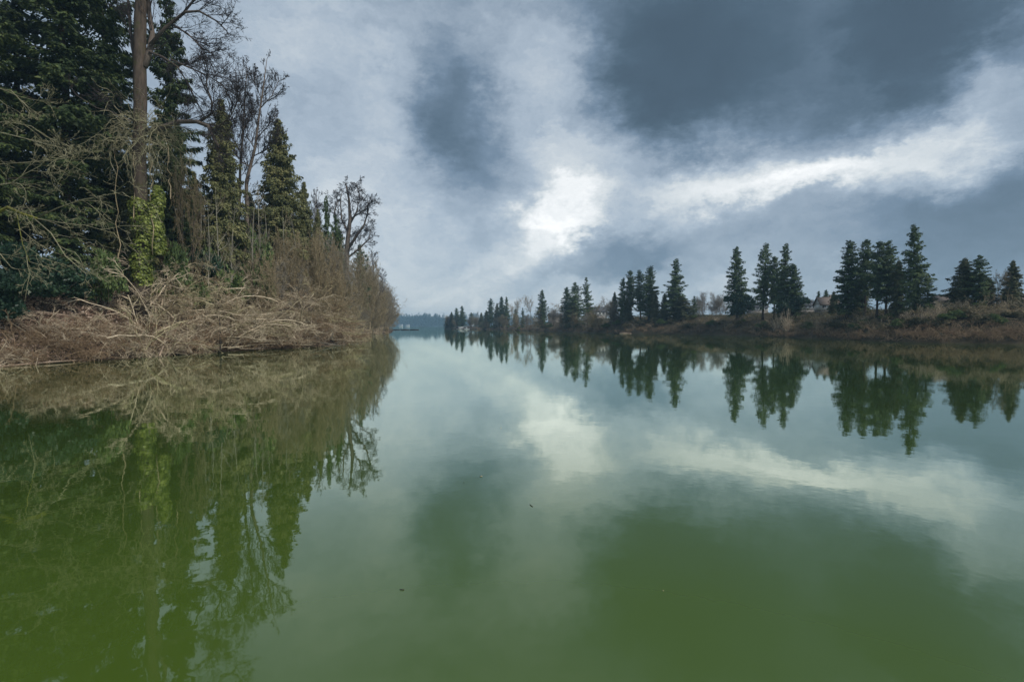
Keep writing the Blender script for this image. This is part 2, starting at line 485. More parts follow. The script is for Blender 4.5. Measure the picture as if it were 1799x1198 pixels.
_LY, _RY = np.arange(20, 700, .5), np.arange(60, 900, .5)
_LX, _RX = np.interp(_LY, LEFT_SHORE[:, 0], LEFT_SHORE[:, 1]), np.interp(_RY, RIGHT_SHORE[:, 0], RIGHT_SHORE[:, 1])
def left_depth(px):
    return float(_LY[np.argmax((px - CX) / FPX * _LY < _LX)])
def right_depth(px):
    return float(_RY[np.argmax((px - CX) / FPX * _RY > _RX)])

# ------------------------------------------------------------------ tree builders (each returns a root Empty with its parts)
def fir_mesh(seed, H, W, base=.12, nwh=34, dens=26, ks=.5, droop=.35, hang=.25, gap=.15, prof=.8, mat='fir', name='fir', irregular=.3):
    rng = np.random.default_rng(seed)
    parts_k, segs = [], []
    zb = H * base
    nbr = nwh * 5
    for w in range(nbr):
        t = min(.992, (w + rng.uniform(0, 1)) / nbr)
        z = zb + (H - zb) * t
        az = w * 2.39996 + rng.uniform(-.6, .6)
        R = W * (1 - t) ** prof * (.60 + .40 * min(1, t * 3.0)) + .15
        lump = float(vnoise(np.array([az * .9 + seed * 3.1]), np.array([z * .55 + seed]), 3)[0])
        if rng.random() < gap + max(0, -lump) * irregular: continue
        L = R * rng.uniform(.55, 1.08) * (1 + irregular * lump)
        out = np.array([math.cos(az), math.sin(az), 0]); side = np.array([-out[1], out[0], 0])
        slope = -.28 + .85 * t + rng.uniform(-.22, .22)
        dr = droop * rng.uniform(.5, 1.4)
        n = max(5, int(dens * L * (1.0 + .25 / max(L, .3))))
        s = rng.random(n) ** .75 * .95 + .06
        zz = L * (slope * s - dr * s * s + .25 * s ** 3)
        sd_ = rng.uniform(-1, 1, n) * (1 - .7 * s) * (.15 + .24 * L)
        pos = out[None] * (L * s)[:, None] + side[None] * sd_[:, None]
        pos[:, 2] += z + zz - np.abs(sd_) * .3 - rng.random(n) ** 1.5 * hang * (.4 + .6 * (1 - s)) * min(1.6, .5 + .3 * L)
        d = out[None] * .7 + side[None] * np.sign(sd_)[:, None] * rng.uniform(.1, .9, n)[:, None] + rng.normal(0, .35, (n, 3))
        d[:, 2] -= .2 + hang * .9
        nr = np.array([0, 0, 1.])[None] + out[None] * .5 + rng.normal(0, .55, (n, 3))
        kl = ks * rng.uniform(.55, 1.25, n) * (.6 + .4 * min(1, L / 2))
        parts_k.append(kites(pos, d, nr, kl, kl * rng.uniform(.34, .6, n)))
        pts = [out * (L * q) + np.array([0, 0, z + L * (slope * q - dr * q * q + .25 * q ** 3)]) for q in (0, .35, .7, .95)]
        rr = .014 * L + .012
        for q in range(3):
            segs.append((*pts[q], *pts[q + 1], rr * (1 - q * .3), rr * (.7 - q * .25)))
    # leader
    n = 40
    zt = rng.uniform(.93, 1.0, n) * H
    pos = np.stack([rng.normal(0, .06, n), rng.normal(0, .06, n), zt], -1)
    d = rng.normal(0, .8, (n, 3)); d[:, 2] = rng.uniform(.2, 1.4, n)
    parts_k.append(kites(pos, d, rng.normal(0, 1, (n, 3)), np.full(n, ks * .6), np.full(n, ks * .2)))
    V, F = join(parts_k)
    crown = mesh_from(name + '_crown', V, F, M[mat])
    zz = np.linspace(0, H * .985, 12)
    r0 = .0115 * H + .05
    pts = [(math.sin(z * .31 + seed) * .012 * z ** .6, math.cos(z * .23 + seed) * .012 * z ** .6, z) for z in zz]
    V, F = path_tube(pts, [r0 * (1 - .93 * z / H) * (1.35 if i == 0 else 1) for i, z in enumerate(zz)], 8)
    trunk = mesh_from(name + '_trunk', V, F, M['bark_fir'], True)
    V, F = tubes(segs, 3)
    br = mesh_from(name + '_branches', V, F, M['bark_fir'])
    return dict(H=H, W=W, parts=[('trunk', trunk), ('branches', br), ('crown', crown)])

def rot_about(v, axis, ang):
    c, s = math.cos(ang), math.sin(ang)
    return v * c + np.cross(axis, v) * s + axis * np.dot(axis, v) * (1 - c)

def grow(rng, p, d, L, r, lev, P, out):
    R = random.Random(int(rng.integers(1 << 30)))
    _grow(R, [float(v) for v in p], [float(v) for v in d], float(L), float(r), lev, P, out)

def _grow(R, p, d, L, r, lev, P, out):
    n = P['nseg'][lev]
    step = L / n
    kids = P['kids'][lev] if lev < len(P['kids']) else 0
    st = P['start'][lev] if kids else 1
    spawn = sorted(st + (1 - st) * R.random() for _ in range(kids))
    si, rend, w, tr, fl = 0, r * P['taper'][lev], P['wander'][lev], P['trop'][lev], P.get('floor', -9)
    g = R.gauss
    x, y, z = p; dx, dy, dz = d
    for i in range(n):
        dx += g(0, w); dy += g(0, w); dz += g(0, w) + tr
        m = 1 / (math.sqrt(dx * dx + dy * dy + dz * dz) + 1e-9)
        dx *= m; dy *= m; dz *= m
        qx, qy, qz = x + dx * step, y + dy * step, z + dz * step
        if qz < fl: qz = fl; dz = abs(dz) * .3
        ra = r + (rend - r) * i / n; rb = r + (rend - r) * (i + 1) / n
        out[lev].append((x, y, z, qx, qy, qz, ra, rb))
        while si < len(spawn) and spawn[si] <= (i + 1) / n:
            t = spawn[si]; si += 1
            f = t * n - i
            ax, ay, az = g(0, 1), g(0, 1), g(0, 1)
            k = ax * dx + ay * dy + az * dz
            ax -= k * dx; ay -= k * dy; az -= k * dz
            m = 1 / (math.sqrt(ax * ax + ay * ay + az * az) + 1e-9)
            an = math.radians(P['ang'][lev] * R.uniform(.7, 1.3)); c, s_ = math.cos(an), math.sin(an) * m
            cl = L * P['ratio'][lev] * (1 - P['tipshort'][lev] * t) * R.uniform(.6, 1.2)
            _grow(R, (x + (qx - x) * f, y + (qy - y) * f, z + (qz - z) * f), (dx * c + ax * s_, dy * c + ay * s_, dz * c + az * s_), cl,
                  max(P['minr'], (ra + (rb - ra) * f) * P['rr'][lev]), lev + 1, P, out)
        x, y, z = qx, qy, qz

TALL = dict(nseg=[9, 6, 4, 3, 2], kids=[20, 8, 5, 3], start=[.28, .15, .15, .1], ang=[50, 42, 42, 45], ratio=[.42, .5, .5, .55],
            tipshort=[.65, .5, .5, .4], taper=[.22, .35, .5, .6, .7], wander=[.05, .13, .16, .2, .2], trop=[.02, .06, .04, .03, .02], rr=[.45, .5, .55, .6], minr=.022)
POPLAR = dict(TALL, kids=[60, 7, 4, 2], ang=[50, 36, 36, 40], ratio=[.24, .48, .5, .5], tipshort=[.75, .4, .4, .4], trop=[.02, .10, .06, .04, .02], wander=[.025, .06, .09, .12, .15], start=[.28, .15, .15, .1], rr=[.34, .55, .65, .8], minr=.032)
SPREAD = dict(TALL, kids=[15, 10, 7, 5], start=[.22, .2, .12, .1], ang=[52, 44, 44, 45], ratio=[.80, .5, .5, .5], tipshort=[.5, .45, .5, .4], trop=[.0, .06, .03, .02, .02], rr=[.66, .55, .55, .7], wander=[.06, .12, .14, .15, .15], minr=.032)
ALDER = dict(TALL, kids=[14, 6, 4], nseg=[9, 5, 3, 2], ratio=[.3, .45, .5], ang=[48, 42, 45], minr=.018)
BUSHY = dict(TALL, kids=[14, 8, 5, 3], start=[.05, .1, .1, .1], ang=[38, 38, 40, 45], ratio=[.75, .5, .5, .5], tipshort=[.4, .4, .4, .4], trop=[.02, .05, .03, .02, .0], wander=[.08, .12, .16, .18, .2], rr=[.6, .5, .6, .7], minr=.026, taper=[.25, .35, .5, .6, .7])

def bare_mesh(seed, H, P, r0, name, bark, twig, stems=1, spread=0.0, lean=(0, 0)):
    rng = np.random.default_rng(seed)
    out = [[] for _ in range(6)]
    for k in range(stems):
        a = rng.uniform(0, 6.28)
        d = np.array([math.cos(a) * spread + lean[0], math.sin(a) * spread + lean[1], 1.0]); d /= np.linalg.norm(d)
        p = np.array([math.cos(a), math.sin(a), 0]) * (.25 * stems ** .5 if stems > 1 else 0)
        grow(rng, p, d, H * (rng.uniform(.7, 1.0) if stems > 1 else 1), r0, 0, P, out)
    parts = []
    V, F = tubes(out[0], 8 if stems == 1 else 5)
    parts.append(('trunk' if stems == 1 else 'stems', mesh_from(name + '_trunk', V, F, M[bark], True)))
    if out[1]:
        V, F = tubes(out[1], 5 if stems == 1 else 3)
        parts.append(('limbs', mesh_from(name + '_limbs', V, F, M[bark])))
    rest = sum(out[2:], [])
    if rest:
        V, F = tubes(rest, 3)
        parts.append(('crown', mesh_from(name + '_crown', V, F, M[twig])))
    allz = max(max(s[2], s[5]) for lv in out for s in lv)
    allr = np.percentile([math.hypot(s[3], s[4]) for lv in out for s in lv], 92)
    return dict(H=allz, W=float(allr), parts=parts)

def brush_mesh(seed, n, L, P, name, mat, arch=(.9, .25), area=1.2, r0=.05, out_dir=None):
    """a thicket of arching canes; out_dir pulls them that way"""
    rng = np.random.default_rng(seed)
    out = [[] for _ in range(6)]
    for k in range(n):
        a = rng.uniform(0, 6.28)
        h = np.array([math.cos(a), math.sin(a), 0]) * rng.uniform(.3, 1.1)
        if out_dir is not None: h = h * .6 + np.array([*out_dir, 0]) * .8
        d = h * arch[0] + np.array([0, 0, rng.uniform(.35, 1.3)]); d /= np.linalg.norm(d)
        p = np.array([rng.normal(0, area), rng.normal(0, area), -.25])
        grow(rng, p, d, L * rng.uniform(.5, 1.15), r0 * rng.uniform(.5, 1.1), 0, P, out)
    V, F = tubes(out[0], 4)
    parts = [('canes', mesh_from(name + '_canes', V, F, M[mat]))]
    rest = sum(out[1:], [])
    V, F = tubes(rest, 3)
    parts.append(('twigs', mesh_from(name + '_twigs', V, F, M[mat])))
    al = out[0] + rest
    return dict(H=float(np.percentile([max(s[2], s[5]) for s in al], 97)), W=float(np.percentile([math.hypot(s[3], s[4]) for s in al], 92)), parts=parts)

BRUSH = dict(nseg=[8, 4, 3, 2], kids=[6, 4, 3], start=[.25, .2, .2], ang=[38, 38, 40], ratio=[.42, .5, .5], tipshort=[.4, .4, .4], taper=[.4, .5, .6, .7],
             wander=[.13, .18, .2, .2], trop=[-.13, -.06, -.02, 0], rr=[.55, .6, .7], minr=.010, floor=-.6)
ERECT = dict(BRUSH, trop=[-.01, .02, .02, 0], kids=[7, 4, 2], wander=[.08, .12, .15, .2])

def leafy_mesh(seed, R, Hh, n, ks, mat, name, stems=7):
    """evergreen shrub: leaf clumps on a lumpy dome over a few stems"""
    rng = np.random.default_rng(seed)
    nl = 16
    cen = np.stack([rng.normal(0, .42, nl) * R, rng.normal(0, .42, nl) * R, rng.uniform(.25, .85, nl) * Hh], -1)
    rad = rng.uniform(.22, .42, nl) * min(R, Hh)
    k = rng.integers(0, nl, n)
    v = norm(rng.normal(0, 1, (n, 3))); v[:, 2] = np.abs(v[:, 2]) * .9 + .05 * v[:, 2]
    pos = cen[k] + v * (rad[k] * rng.uniform(.55, 1.1, n))[:, None]
    pos[:, 2] = np.maximum(pos[:, 2], .05)
    d = v + rng.normal(0, .6, (n, 3)); d[:, 2] -= .3
    kl = ks * rng.uniform(.6, 1.3, n)
    V, F = kites(pos, d, v + rng.normal(0, .5, (n, 3)), kl, kl * .55)
    foliage = mesh_from(name + '_foliage', V, F, M[mat])
    segs = []
    for c in cen[:stems]:
        b = np.array([rng.normal(0, .1) * R, rng.normal(0, .1) * R, -.2]); mid = (b + c) / 2 + rng.normal(0, .1, 3)
        segs += [(*b, *mid, .05, .035), (*mid, *c, .035, .015)]
    V, F = tubes(segs, 4)
    return dict(H=Hh, W=R, parts=[('stems', mesh_from(name + '_stems', V, F, M['bark_oak'])), ('foliage', foliage)])

def plant(proto, name, label, cat, x, y, scale, group=None, rz=0.0, z=None, tilt=(0, 0)):
    """a thing: an Empty on the ground that parents its own parts"""
    root = bpy.data.objects.new(name, None)
    root.empty_display_size = .3
    COL.objects.link(root)
    root.location = (x, y, (hz(x, y) - .1) if z is None else z)
    root.rotation_euler = (tilt[0], tilt[1], rz)
    root.scale = scale if isinstance(scale, tuple) else (scale,) * 3
    tag(root, label, cat, group)
    for nm, me in proto['parts']:
        o = bpy.data.objects.new(nm, me)
        COL.objects.link(o)
        o.parent = root
        if nm != 'trunk': o['kind'] = 'stuff'
    return root

def plant_px(proto, name, label, cat, px, py, depth, width_px=None, group=None, rz=None, tilt=(0, 0)):
    """stand it on the ground at that depth, tall enough for its top to meet the photograph's pixel"""
    p = at(px, py, depth)
    zb = hz(p.x, p.y) - .1
    s = (p.z - zb) / proto['H']
    sx = s if width_px is None else (width_px / 2 * depth / FPX) / proto['W']
    return plant(proto, name, label, cat, p.x, p.y, (sx, sx, s), group, (px * 1.7) % 6.28 if rz is None else rz, zb, tilt)

random.seed(4)

# ------------------------------------------------------------------ prototypes
FIR = [fir_mesh(11, 22, 3.2, .12, 56, 28, .50, hang=.65, gap=.10, prof=.58, irregular=.6),
       fir_mesh(12, 22, 3.0, .20, 50, 28, .50, hang=.65, gap=.14, prof=.48, irregular=.85),
       fir_mesh(13, 22, 3.3, .08, 60, 28, .50, hang=.65, gap=.10, prof=.60, irregular=.7),
       fir_mesh(14, 22, 2.9, .30, 48, 28, .50, hang=.65, gap=.14, prof=.42, irregular=.8),
       fir_mesh(15, 22, 3.3, .05, 44, 28, .54, hang=.5, gap=.2, prof=.75, droop=.2, irregular=.9)]
CEDAR = [fir_mesh(21, 18, 3.4, .03, 60, 26, .56, droop=.6, hang=1.0, gap=.03, prof=.70, mat='cedar_olive', name='cedar', irregular=.3),
         fir_mesh(22, 18, 3.2, .04, 54, 26, .56, droop=.6, hang=1.0, gap=.06, prof=.60, mat='cedar_olive', name='cedar', irregular=.45)]
HCEDAR = [fir_mesh(31, 32, 4.0, .06, 110, 64, .38, droop=.7, hang=1.5, gap=.05, prof=.78, mat='cedar', name='tall_cedar', irregular=.35),
          fir_mesh(32, 32, 4.0, .06, 104, 64, .38, droop=.7, hang=1.5, gap=.06, prof=.70, mat='cedar', name='tall_cedar', irregular=.45)]
HFIR = [fir_mesh(41, 50, 7.0, .08, 54, 46, .62, droop=.40, hang=.75, gap=.10, prof=.55, mat='fir_hero', name='great_fir', irregular=.5),
        fir_mesh(42, 50, 6.0, .10, 50, 46, .62, droop=.42, hang=.75, gap=.14, prof=.50, mat='fir_hero', name='great_fir', irregular=.65)]
POP = [bare_mesh(51, 36, POPLAR, .34, 'poplar', 'bark_oak', 'twig_dark'), bare_mesh(53, 36, POPLAR, .32, 'poplar', 'bark_oak', 'twig_dark')]
SPR = [bare_mesh(61, 30, SPREAD, .75, 'spreading_tree', 'bark_oak', 'twig_dark'), bare_mesh(62, 22, SPREAD, .4, 'spreading_tree', 'bark_oak', 'twig_brown')]
ALD = [bare_mesh(71, 20, ALDER, .2, 'alder', 'bark_pale', 'twig_brown'), bare_mesh(72, 20, ALDER, .19, 'alder', 'bark_pale', 'twig_pale')]
BSH = [bare_mesh(81, 12, BUSHY, .12, 'thicket_tree', 'twig_brown', 'twig_brown', 4, .28),
       bare_mesh(82, 12, BUSHY, .12, 'thicket_tree', 'twig_brown', 'twig_brown', 4, .35),
       bare_mesh(83, 12, BUSHY, .12, 'thicket_tree', 'bark_oak', 'twig_pale', 3, .25)]
HAZEL = bare_mesh(84, 12, BUSHY, .10, 'pale_far_tree', 'twig_pale', 'twig_pale', 2, .2)
BR = [brush_mesh(91 + i, 20, 6.0, BRUSH, 'brush', ['brush', 'brush_olive', 'twig_brown', 'brush_red'][i], r0=[.09, .08, .065, .06][i]) for i in range(4)]
BRR = [brush_mesh(101 + i, 26, 3.4, ERECT, 'russet_shrub', 'brush_red', r0=.05, area=.9) for i in range(2)]
BRT = [brush_mesh(111, 30, 4.0, ERECT, 'tan_shrub', 'brush', r0=.05, area=.6), brush_mesh(112, 26, 3.4, BRUSH, 'dry_shrub', 'twig_brown', r0=.05, area=1.0)]
LAUREL = leafy_mesh(121, 3.2, 5.0, 9000, .34, 'laurel', 'laurel', 9)
GSHRUB = leafy_mesh(122, 2.4, 3.2, 4000, .34, 'shrub_green', 'green_shrub', 8)
BSHRUB = leafy_mesh(123, 2.6, 2.2, 2500, .40, 'bramble', 'bramble_mound', 8)

ORD = ['first', 'second', 'third', 'fourth', 'fifth', 'sixth', 'seventh', 'eighth', 'ninth', 'tenth', 'eleventh', 'twelfth', 'thirteenth', 'fourteenth', 'fifteenth',
       'sixteenth', 'seventeenth', 'eighteenth', 'nineteenth', 'twentieth']
def ordinal(i):
    if i < 20: return ORD[i]
    tens = ['', '', 'twenty', 'thirty', 'forty', 'fifty', 'sixty', 'seventy'][(i + 1) // 10]
    u = (i + 1) % 10
    return (tens[:-1] + 'ieth') if u == 0 else tens + '-' + ORD[u - 1]

# ------------------------------------------------------------------ right bank: conifers and bare trees, one line each
def rb(px, back): return right_depth(px) + back
RIGHT = [  # proto, name, category, px, py, setback, width px, label
    (FIR[2], 'fir_tree', 'tree', 1609, 394, 16, 66, 'tallest dark fir on the right bank, with a ragged pointed crown'),
    (FIR[0], 'fir_tree', 'tree', 1490, 422, 17, 66, 'tall dark fir right of the white house with the brown roof'),
    (FIR[3], 'fir_tree', 'tree', 1522, 421, 20, 42, 'slim fir with a thin top, left edge of the close-set fir trio'),
    (FIR[3], 'fir_tree', 'tree', 1543, 424, 17, 48, 'middle fir of the close-set trio, bare lower trunk showing'),
    (FIR[1], 'fir_tree', 'tree', 1559, 423, 21, 52, 'rightmost fir of the close-set trio left of the tallest fir'),
    (CEDAR[1], 'cedar_tree', 'tree', 1581, 457, 20, 44, 'thin yellowish-green cedar just left of the tallest fir'),
    (FIR[4], 'fir_tree', 'tree', 1632, 480, 19, 40, 'small fir at the right foot of the tallest fir'),
    (CEDAR[0], 'cedar_tree', 'tree', 1691, 454, 18, 78, 'broad dense cedar with a rounded top near the right edge'),
    (FIR[1], 'fir_tree', 'tree', 1723, 448, 16, 48, 'dark fir with a thin spire beside the broad cedar'),
    (CEDAR[1], 'cedar_tree', 'tree', 1737, 486, 20, 50, 'lower dark cedar behind the thin-spired fir at right'),
    (SPR[1], 'bare_tree', 'tree', 1757, 470, 17, 40, 'bare leafless tree between two conifers at the right edge'),
    (CEDAR[0], 'cedar_tree', 'tree', 1780, 458, 17, 56, 'dense pointed cedar nearest the right edge of the picture'),
    (CEDAR[1], 'cedar_tree', 'tree', 1509, 492, 22, 52, 'brownish-green bushy cedar between two tall firs'),
    (CEDAR[0], 'cedar_tree', 'tree', 1466, 512, 30, 30, 'low rounded evergreen beside the brown-roofed house'),
    (FIR[0], 'fir_tree', 'tree', 1297, 432, 16, 50, 'lone tall fir standing apart at the centre of the right bank'),
    (FIR[1], 'fir_tree', 'tree', 1342, 427, 17, 44, 'tall thin-topped fir just right of the lone tall fir'),
    (FIR[3], 'fir_tree', 'tree', 1362, 450, 20, 34, 'shorter slim fir tucked between two tall firs'),
    (FIR[2], 'fir_tree', 'tree', 1378, 427, 17, 54, 'tall full fir above the tan willow shrub'),
    (FIR[0], 'fir_tree', 'tree', 1398, 462, 18, 46, 'lower fir leaning on the right of the full fir group'),
    (LAUREL, 'evergreen_bush', 'bush', 1392, 522, 15, 56, 'dark rounded evergreen bush at the foot of the firs'),
    (LAUREL, 'evergreen_bush', 'bush', 1297, 512, 14, 60, 'dark skirt of evergreen bush under the lone tall fir'),
    (FIR[2], 'fir_tree', 'tree', 1186, 454, 16, 52, 'tall pointed fir left of the small cone-shaped evergreen'),
    (CEDAR[1], 'cedar_tree', 'tree', 1199, 520, 13, 58, 'brown-green bushy tree at the foot of the pointed fir'),
    (FIR[4], 'cone_evergreen', 'tree', 1219, 520, 22, 24, 'small dark cone-shaped evergreen before the pale bare trees'),
    (CEDAR[0], 'cedar_tree', 'tree', 1167, 516, 14, 30, 'low brownish evergreen left of the pointed fir'),
    (FIR[0], 'fir_tree', 'tree', 1141, 467, 16, 48, 'tallest fir of the clump right of the grey-roofed house'),
    (FIR[1], 'fir_tree', 'tree', 1126, 474, 18, 34, 'second tallest fir of the clump right of the grey-roofed house'),
    (FIR[3], 'fir_tree', 'tree', 1110, 475, 20, 26, 'thin spire fir in the middle of the fir clump'),
    (FIR[2], 'fir_tree', 'tree', 1094, 488, 17, 34, 'fir with a forked-looking top left in the fir clump'),
    (CEDAR[0], 'cedar_tree', 'tree', 1078, 513, 14, 26, 'lowest conifer at the left end of the fir clump'),
    (CEDAR[1], 'cedar_tree', 'tree', 1152, 512, 13, 30, 'bushy low conifer at the right end of the fir clump'),
    (CEDAR[0], 'cedar_tree', 'tree', 1103, 524, 12, 34, 'low bushy conifer in front of the fir clump'),
    (FIR[4], 'fir_tree', 'tree', 1033, 487, 16, 26, 'slender open fir with a bare trunk beside the grey-roofed house'),
    (FIR[1], 'fir_tree', 'tree', 1012, 496, 18, 26, 'full dark fir left of the slender open fir'),
    (FIR[0], 'fir_tree', 'tree', 998, 504, 16, 24, 'leftmost fir of the trio beside the grey-roofed house'),
    (CEDAR[1], 'cedar_tree', 'tree', 1006, 528, 12, 30, 'low evergreen mass under the fir trio'),
    (FIR[2], 'fir_tree', 'tree', 954, 509, 14, 22, 'lone pointed fir right of the two bare trees'),
    (SPR[1], 'bare_tree', 'tree', 932, 517, 14, 20, 'taller right-hand bare tree left of the lone pointed fir'),
    (SPR[1], 'bare_tree', 'tree', 911, 521, 14, 16, 'left-hand bare tree of the pair beyond the far bend'),
    (FIR[2], 'fir_tree', 'tree', 889, 521, 14, 14, 'right one of the twin dark firs on the far bank'),
    (FIR[0], 'fir_tree', 'tree', 882, 521, 14, 16, 'left one of the twin dark firs on the far bank'),
    (CEDAR[0], 'cedar_tree', 'tree', 873, 533, 16, 16, 'pale green tree between the far dark firs'),
    (FIR[1], 'fir_tree', 'tree', 863, 524, 14, 14, 'tall dark fir left of the far twin firs'),
    (CEDAR[0], 'cedar_tree', 'tree', 855, 545, 12, 16, 'low round evergreen at the left of the far dark fir'),
    (SPR[1], 'bare_tree', 'tree', 898, 531, 12, 14, 'leaning bare tree at the right of the far twin firs'),
    (FIR[4], 'fir_tree', 'tree', 919, 541, 22, 12, 'small conifer between the two bare trees'),
    (FIR[0], 'fir_tree', 'tree', 906, 542, 22, 12, 'small conifer left of the two bare trees'),
    (SPR[1], 'bare_tree', 'tree', 983, 531, 16, 26, 'brown leafless tree left of the fir trio'),
    (CEDAR[0], 'cedar_tree', 'tree', 845, 549, 14, 14, 'greyish tree above the white gangway'),
    (HAZEL, 'bare_tree', 'tree', 837, 546, 14, 14, 'brown bare tree just left of the greyish tree at the gangway'),
    (FIR[1], 'fir_tree', 'tree', 828, 549, 14, 11, 'narrow dark conifer over the white gangway'),
    (FIR[2], 'fir_tree', 'tree', 813, 537, 12, 15, 'tallest conifer near the tip of the far right bank'),
    (FIR[0], 'fir_tree', 'tree', 803, 541, 12, 13, 'second conifer from the tip of the far right bank'),
    (CEDAR[0], 'cedar_tree', 'tree', 793, 548, 10, 14, 'greyish conifer close to the tip of the far right bank'),
    (CEDAR[1], 'cedar_tree', 'tree', 786, 556, 8, 12, 'low conifer at the very tip of the far right bank'),
    (FIR[2], 'fir_tree', 'tree', 1437, 511, 60, 20, 'dark conifer rising behind the left of the brown-roofed house'),
    (FIR[0], 'fir_tree', 'tree', 1452, 509, 62, 22, 'dark conifer rising directly behind the brown-roofed house'),
]
for pr, nm, cat, px, py, back, wpx, lab in RIGHT:
    wpx *= .84 if px > 1070 else 1.2
    plant_px(pr, nm, lab, cat, px, py, rb(px, back), wpx, 'conifers and bare trees on the right bank', None, (math.sin(px * 3.7) * .03, math.sin(px * 5.3) * .03))

# pale bare trees on the flat land behind the right bank
pale = [(1064, 519), (1075, 523), (1216, 522), (1228, 514), (1238, 511), (1249, 514), (1256, 512), (1268, 515), (1277, 517), (1322, 530), (1412, 524), (1425, 526), (1574, 520), (1648, 520), (1662, 523), (970, 540), (1051, 526), (1320, 520), (1408, 519), (1470, 524)]
for i, (px, py) in enumerate(sorted(pale)):
    plant_px(HAZEL if i % 3 else BSH[2], 'pale_bare_tree', f'pale bare tree behind the right bank, {ordinal(i)} from the left in its row', 'tree',
             px, py, rb(px, 95 + (i * 37) % 30), 26 + (i * 7) % 10, 'pale bare trees behind the right bank')

def row(protos, name, cat, phrase, spots, group, seed):
    """a run of shrubs, numbered along the row as they stand in the photograph; spots: x, y, scale"""
    rng = random.Random(seed)
    spots = sorted(spots, key=lambda s: s[0] / s[1])
    for i, (x, y, s) in enumerate(spots):
        plant(protos[i % len(protos)], name, phrase.format(ordinal(i)), cat, x, y, (s * rng.uniform(.9, 1.2), s * rng.uniform(.9, 1.2), s * rng.uniform(.85, 1.1)), group, rng.uniform(0, 6.28))

rng = random.Random(8)
def right_spots(pxs, backs, scale):
    out = []
    for px, b in zip(pxs, backs):
        d = right_depth(px) + b
        x = (px - CX) / FPX * d
        out.append((x, d, scale(px)))
    return out
pxs = [800 + i * 13 + rng.uniform(-4, 4) for i in range(78)]
row(BRR + [BR[3]], 'russet_shrub', 'shrub', 'russet bare shrub at the right waterline, {} from the left', right_spots(pxs, [rng.uniform(.6, 2.5) for _ in pxs], lambda p: rng.uniform(.55, .95)), 'russet shrubs along the right waterline', 3)
pxs = [960 + i * 17 + rng.uniform(-7, 7) for i in range(50)]
row([BSHRUB, BRT[1], GSHRUB, BSHRUB, BR[2]], 'bramble_mound', 'shrub', 'olive-brown bramble mound on the right bank slope, {} from the left', right_spots(pxs, [rng.uniform(4, 9) for _ in pxs], lambda p: rng.uniform(.7, 1.2)), 'bramble mounds on the right bank slope', 4)
pxs = [900 + i * 21 + rng.uniform(-8, 8) for i in range(43)]
pxs = [p for p in pxs if not (1395 < p < 1478 or 1028 < p < 1068)]
row([GSHRUB, BRT[1], BRT[0], BSHRUB], 'crest_shrub', 'shrub', 'mixed low shrub on the crest of the right bank, {} from the left', right_spots(pxs, [rng.uniform(10, 15) for _ in pxs], lambda p: rng.uniform(.4, .75)), 'shrubs along the crest of the right bank', 5)
pxs = [790 + i * 12.5 + rng.uniform(-4, 4) for i in range(24)]
row([BSH[0], BSH[1], GSHRUB, BSH[2]], 'far_bush', 'bush', 'greyish-brown bush among the conifers of the far right bank, {} from the left', right_spots(pxs, [rng.uniform(3, 12) for _ in pxs], lambda p: rng.uniform(.6, 1.15)), 'bushes on the far right bank', 15)
for px, py, b, w, lab in [(1385, 547, 5, 24, 'golden tan willow shrub with upright twigs below the fir group'),
                          (1365, 556, 5, 20, 'smaller tan shrub just left of the golden willow shrub'),
                          (1620, 540, 6, 30, 'tan upright shrub on the bank below the tallest fir'),
                          (1650, 533, 8, 34, 'golden-brown shrub on the crest right of the tallest fir'),
                          (1437, 549, 3, 8, 'pale thin leafless sapling at the waterline below the house')]:
    plant_px(BRT[0], 'willow_shrub', lab, 'shrub', px, py, rb(px, b), w, 'tan shrubs on the right bank')

# ground cover of brambles over the right bank
def scatter_cover(n, seed, side, drange, yrange, ks, mat, name, label, lift=.5):
    r = np.random.default_rng(seed)
    y = yrange[0] + (yrange[1] - yrange[0]) * r.random(n) ** 1.3
    S = LEFT_SHORE if side < 0 else RIGHT_SHORE
    off = r.uniform(drange[0], drange[1], n)
    x = np.interp(y, S[:, 0], S[:, 1]) + side * off * (1 + 1.4 * (side > 0) * (y < 125))
    z = height(x, y)
    clump = np.clip(vnoise(x * .5, y * .5, 7) + .6, .1, 1.6)
    pos = np.stack([x, y, z + r.random(n) * lift * clump], -1)[z > .25]
    n = len(pos)
    d = r.normal(0, 1, (n, 3)); d[:, 2] = r.normal(.1, .45, n)
    kl = ks * r.uniform(.5, 1.4, n)
    V, F = kites(pos, d, np.array([0, 0, 1.])[None] + r.normal(0, .6, (n, 3)), kl, kl * r.uniform(.4, .7, n))
    return tag(obj(name, mesh_from(name, V, F, M[mat])), label, 'ground cover', kind='stuff')
scatter_cover(70000, 5, 1, (.3, 34), (95, 330), .42, 'bramble', 'bramble_cover', 'low olive-brown brambles covering the right bank', 1.3)
scatter_cover(46000, 6, -1, (.6, 15), (42, 90), .34, 'litter', 'leaf_litter', 'pale brown dead leaves covering the left bank slope', .18)
scatter_cover(9000, 7, -1, (9, 40), (48, 130), .5, 'shrub_green', 'fern_cover', 'dark green undergrowth on the floor of the left wood', .9)

# ------------------------------------------------------------------ houses and water-side things on the right
def box(c, s):
    x, y, z = c; a, b, h = s[0] / 2, s[1] / 2, s[2] / 2
    V = np.array([(x + i * a, y + j * b, z + k * h) for i, j, k in [(-1, -1, -1), (1, -1, -1), (1, 1, -1), (-1, 1, -1), (-1, -1, 1), (1, -1, 1), (1, 1, 1), (-1, 1, 1)]], float)
    return V, np.array([(0, 3, 2, 1), (4, 5, 6, 7), (0, 1, 5, 4), (1, 2, 6, 5), (2, 3, 7, 6), (3, 0, 4, 7)])

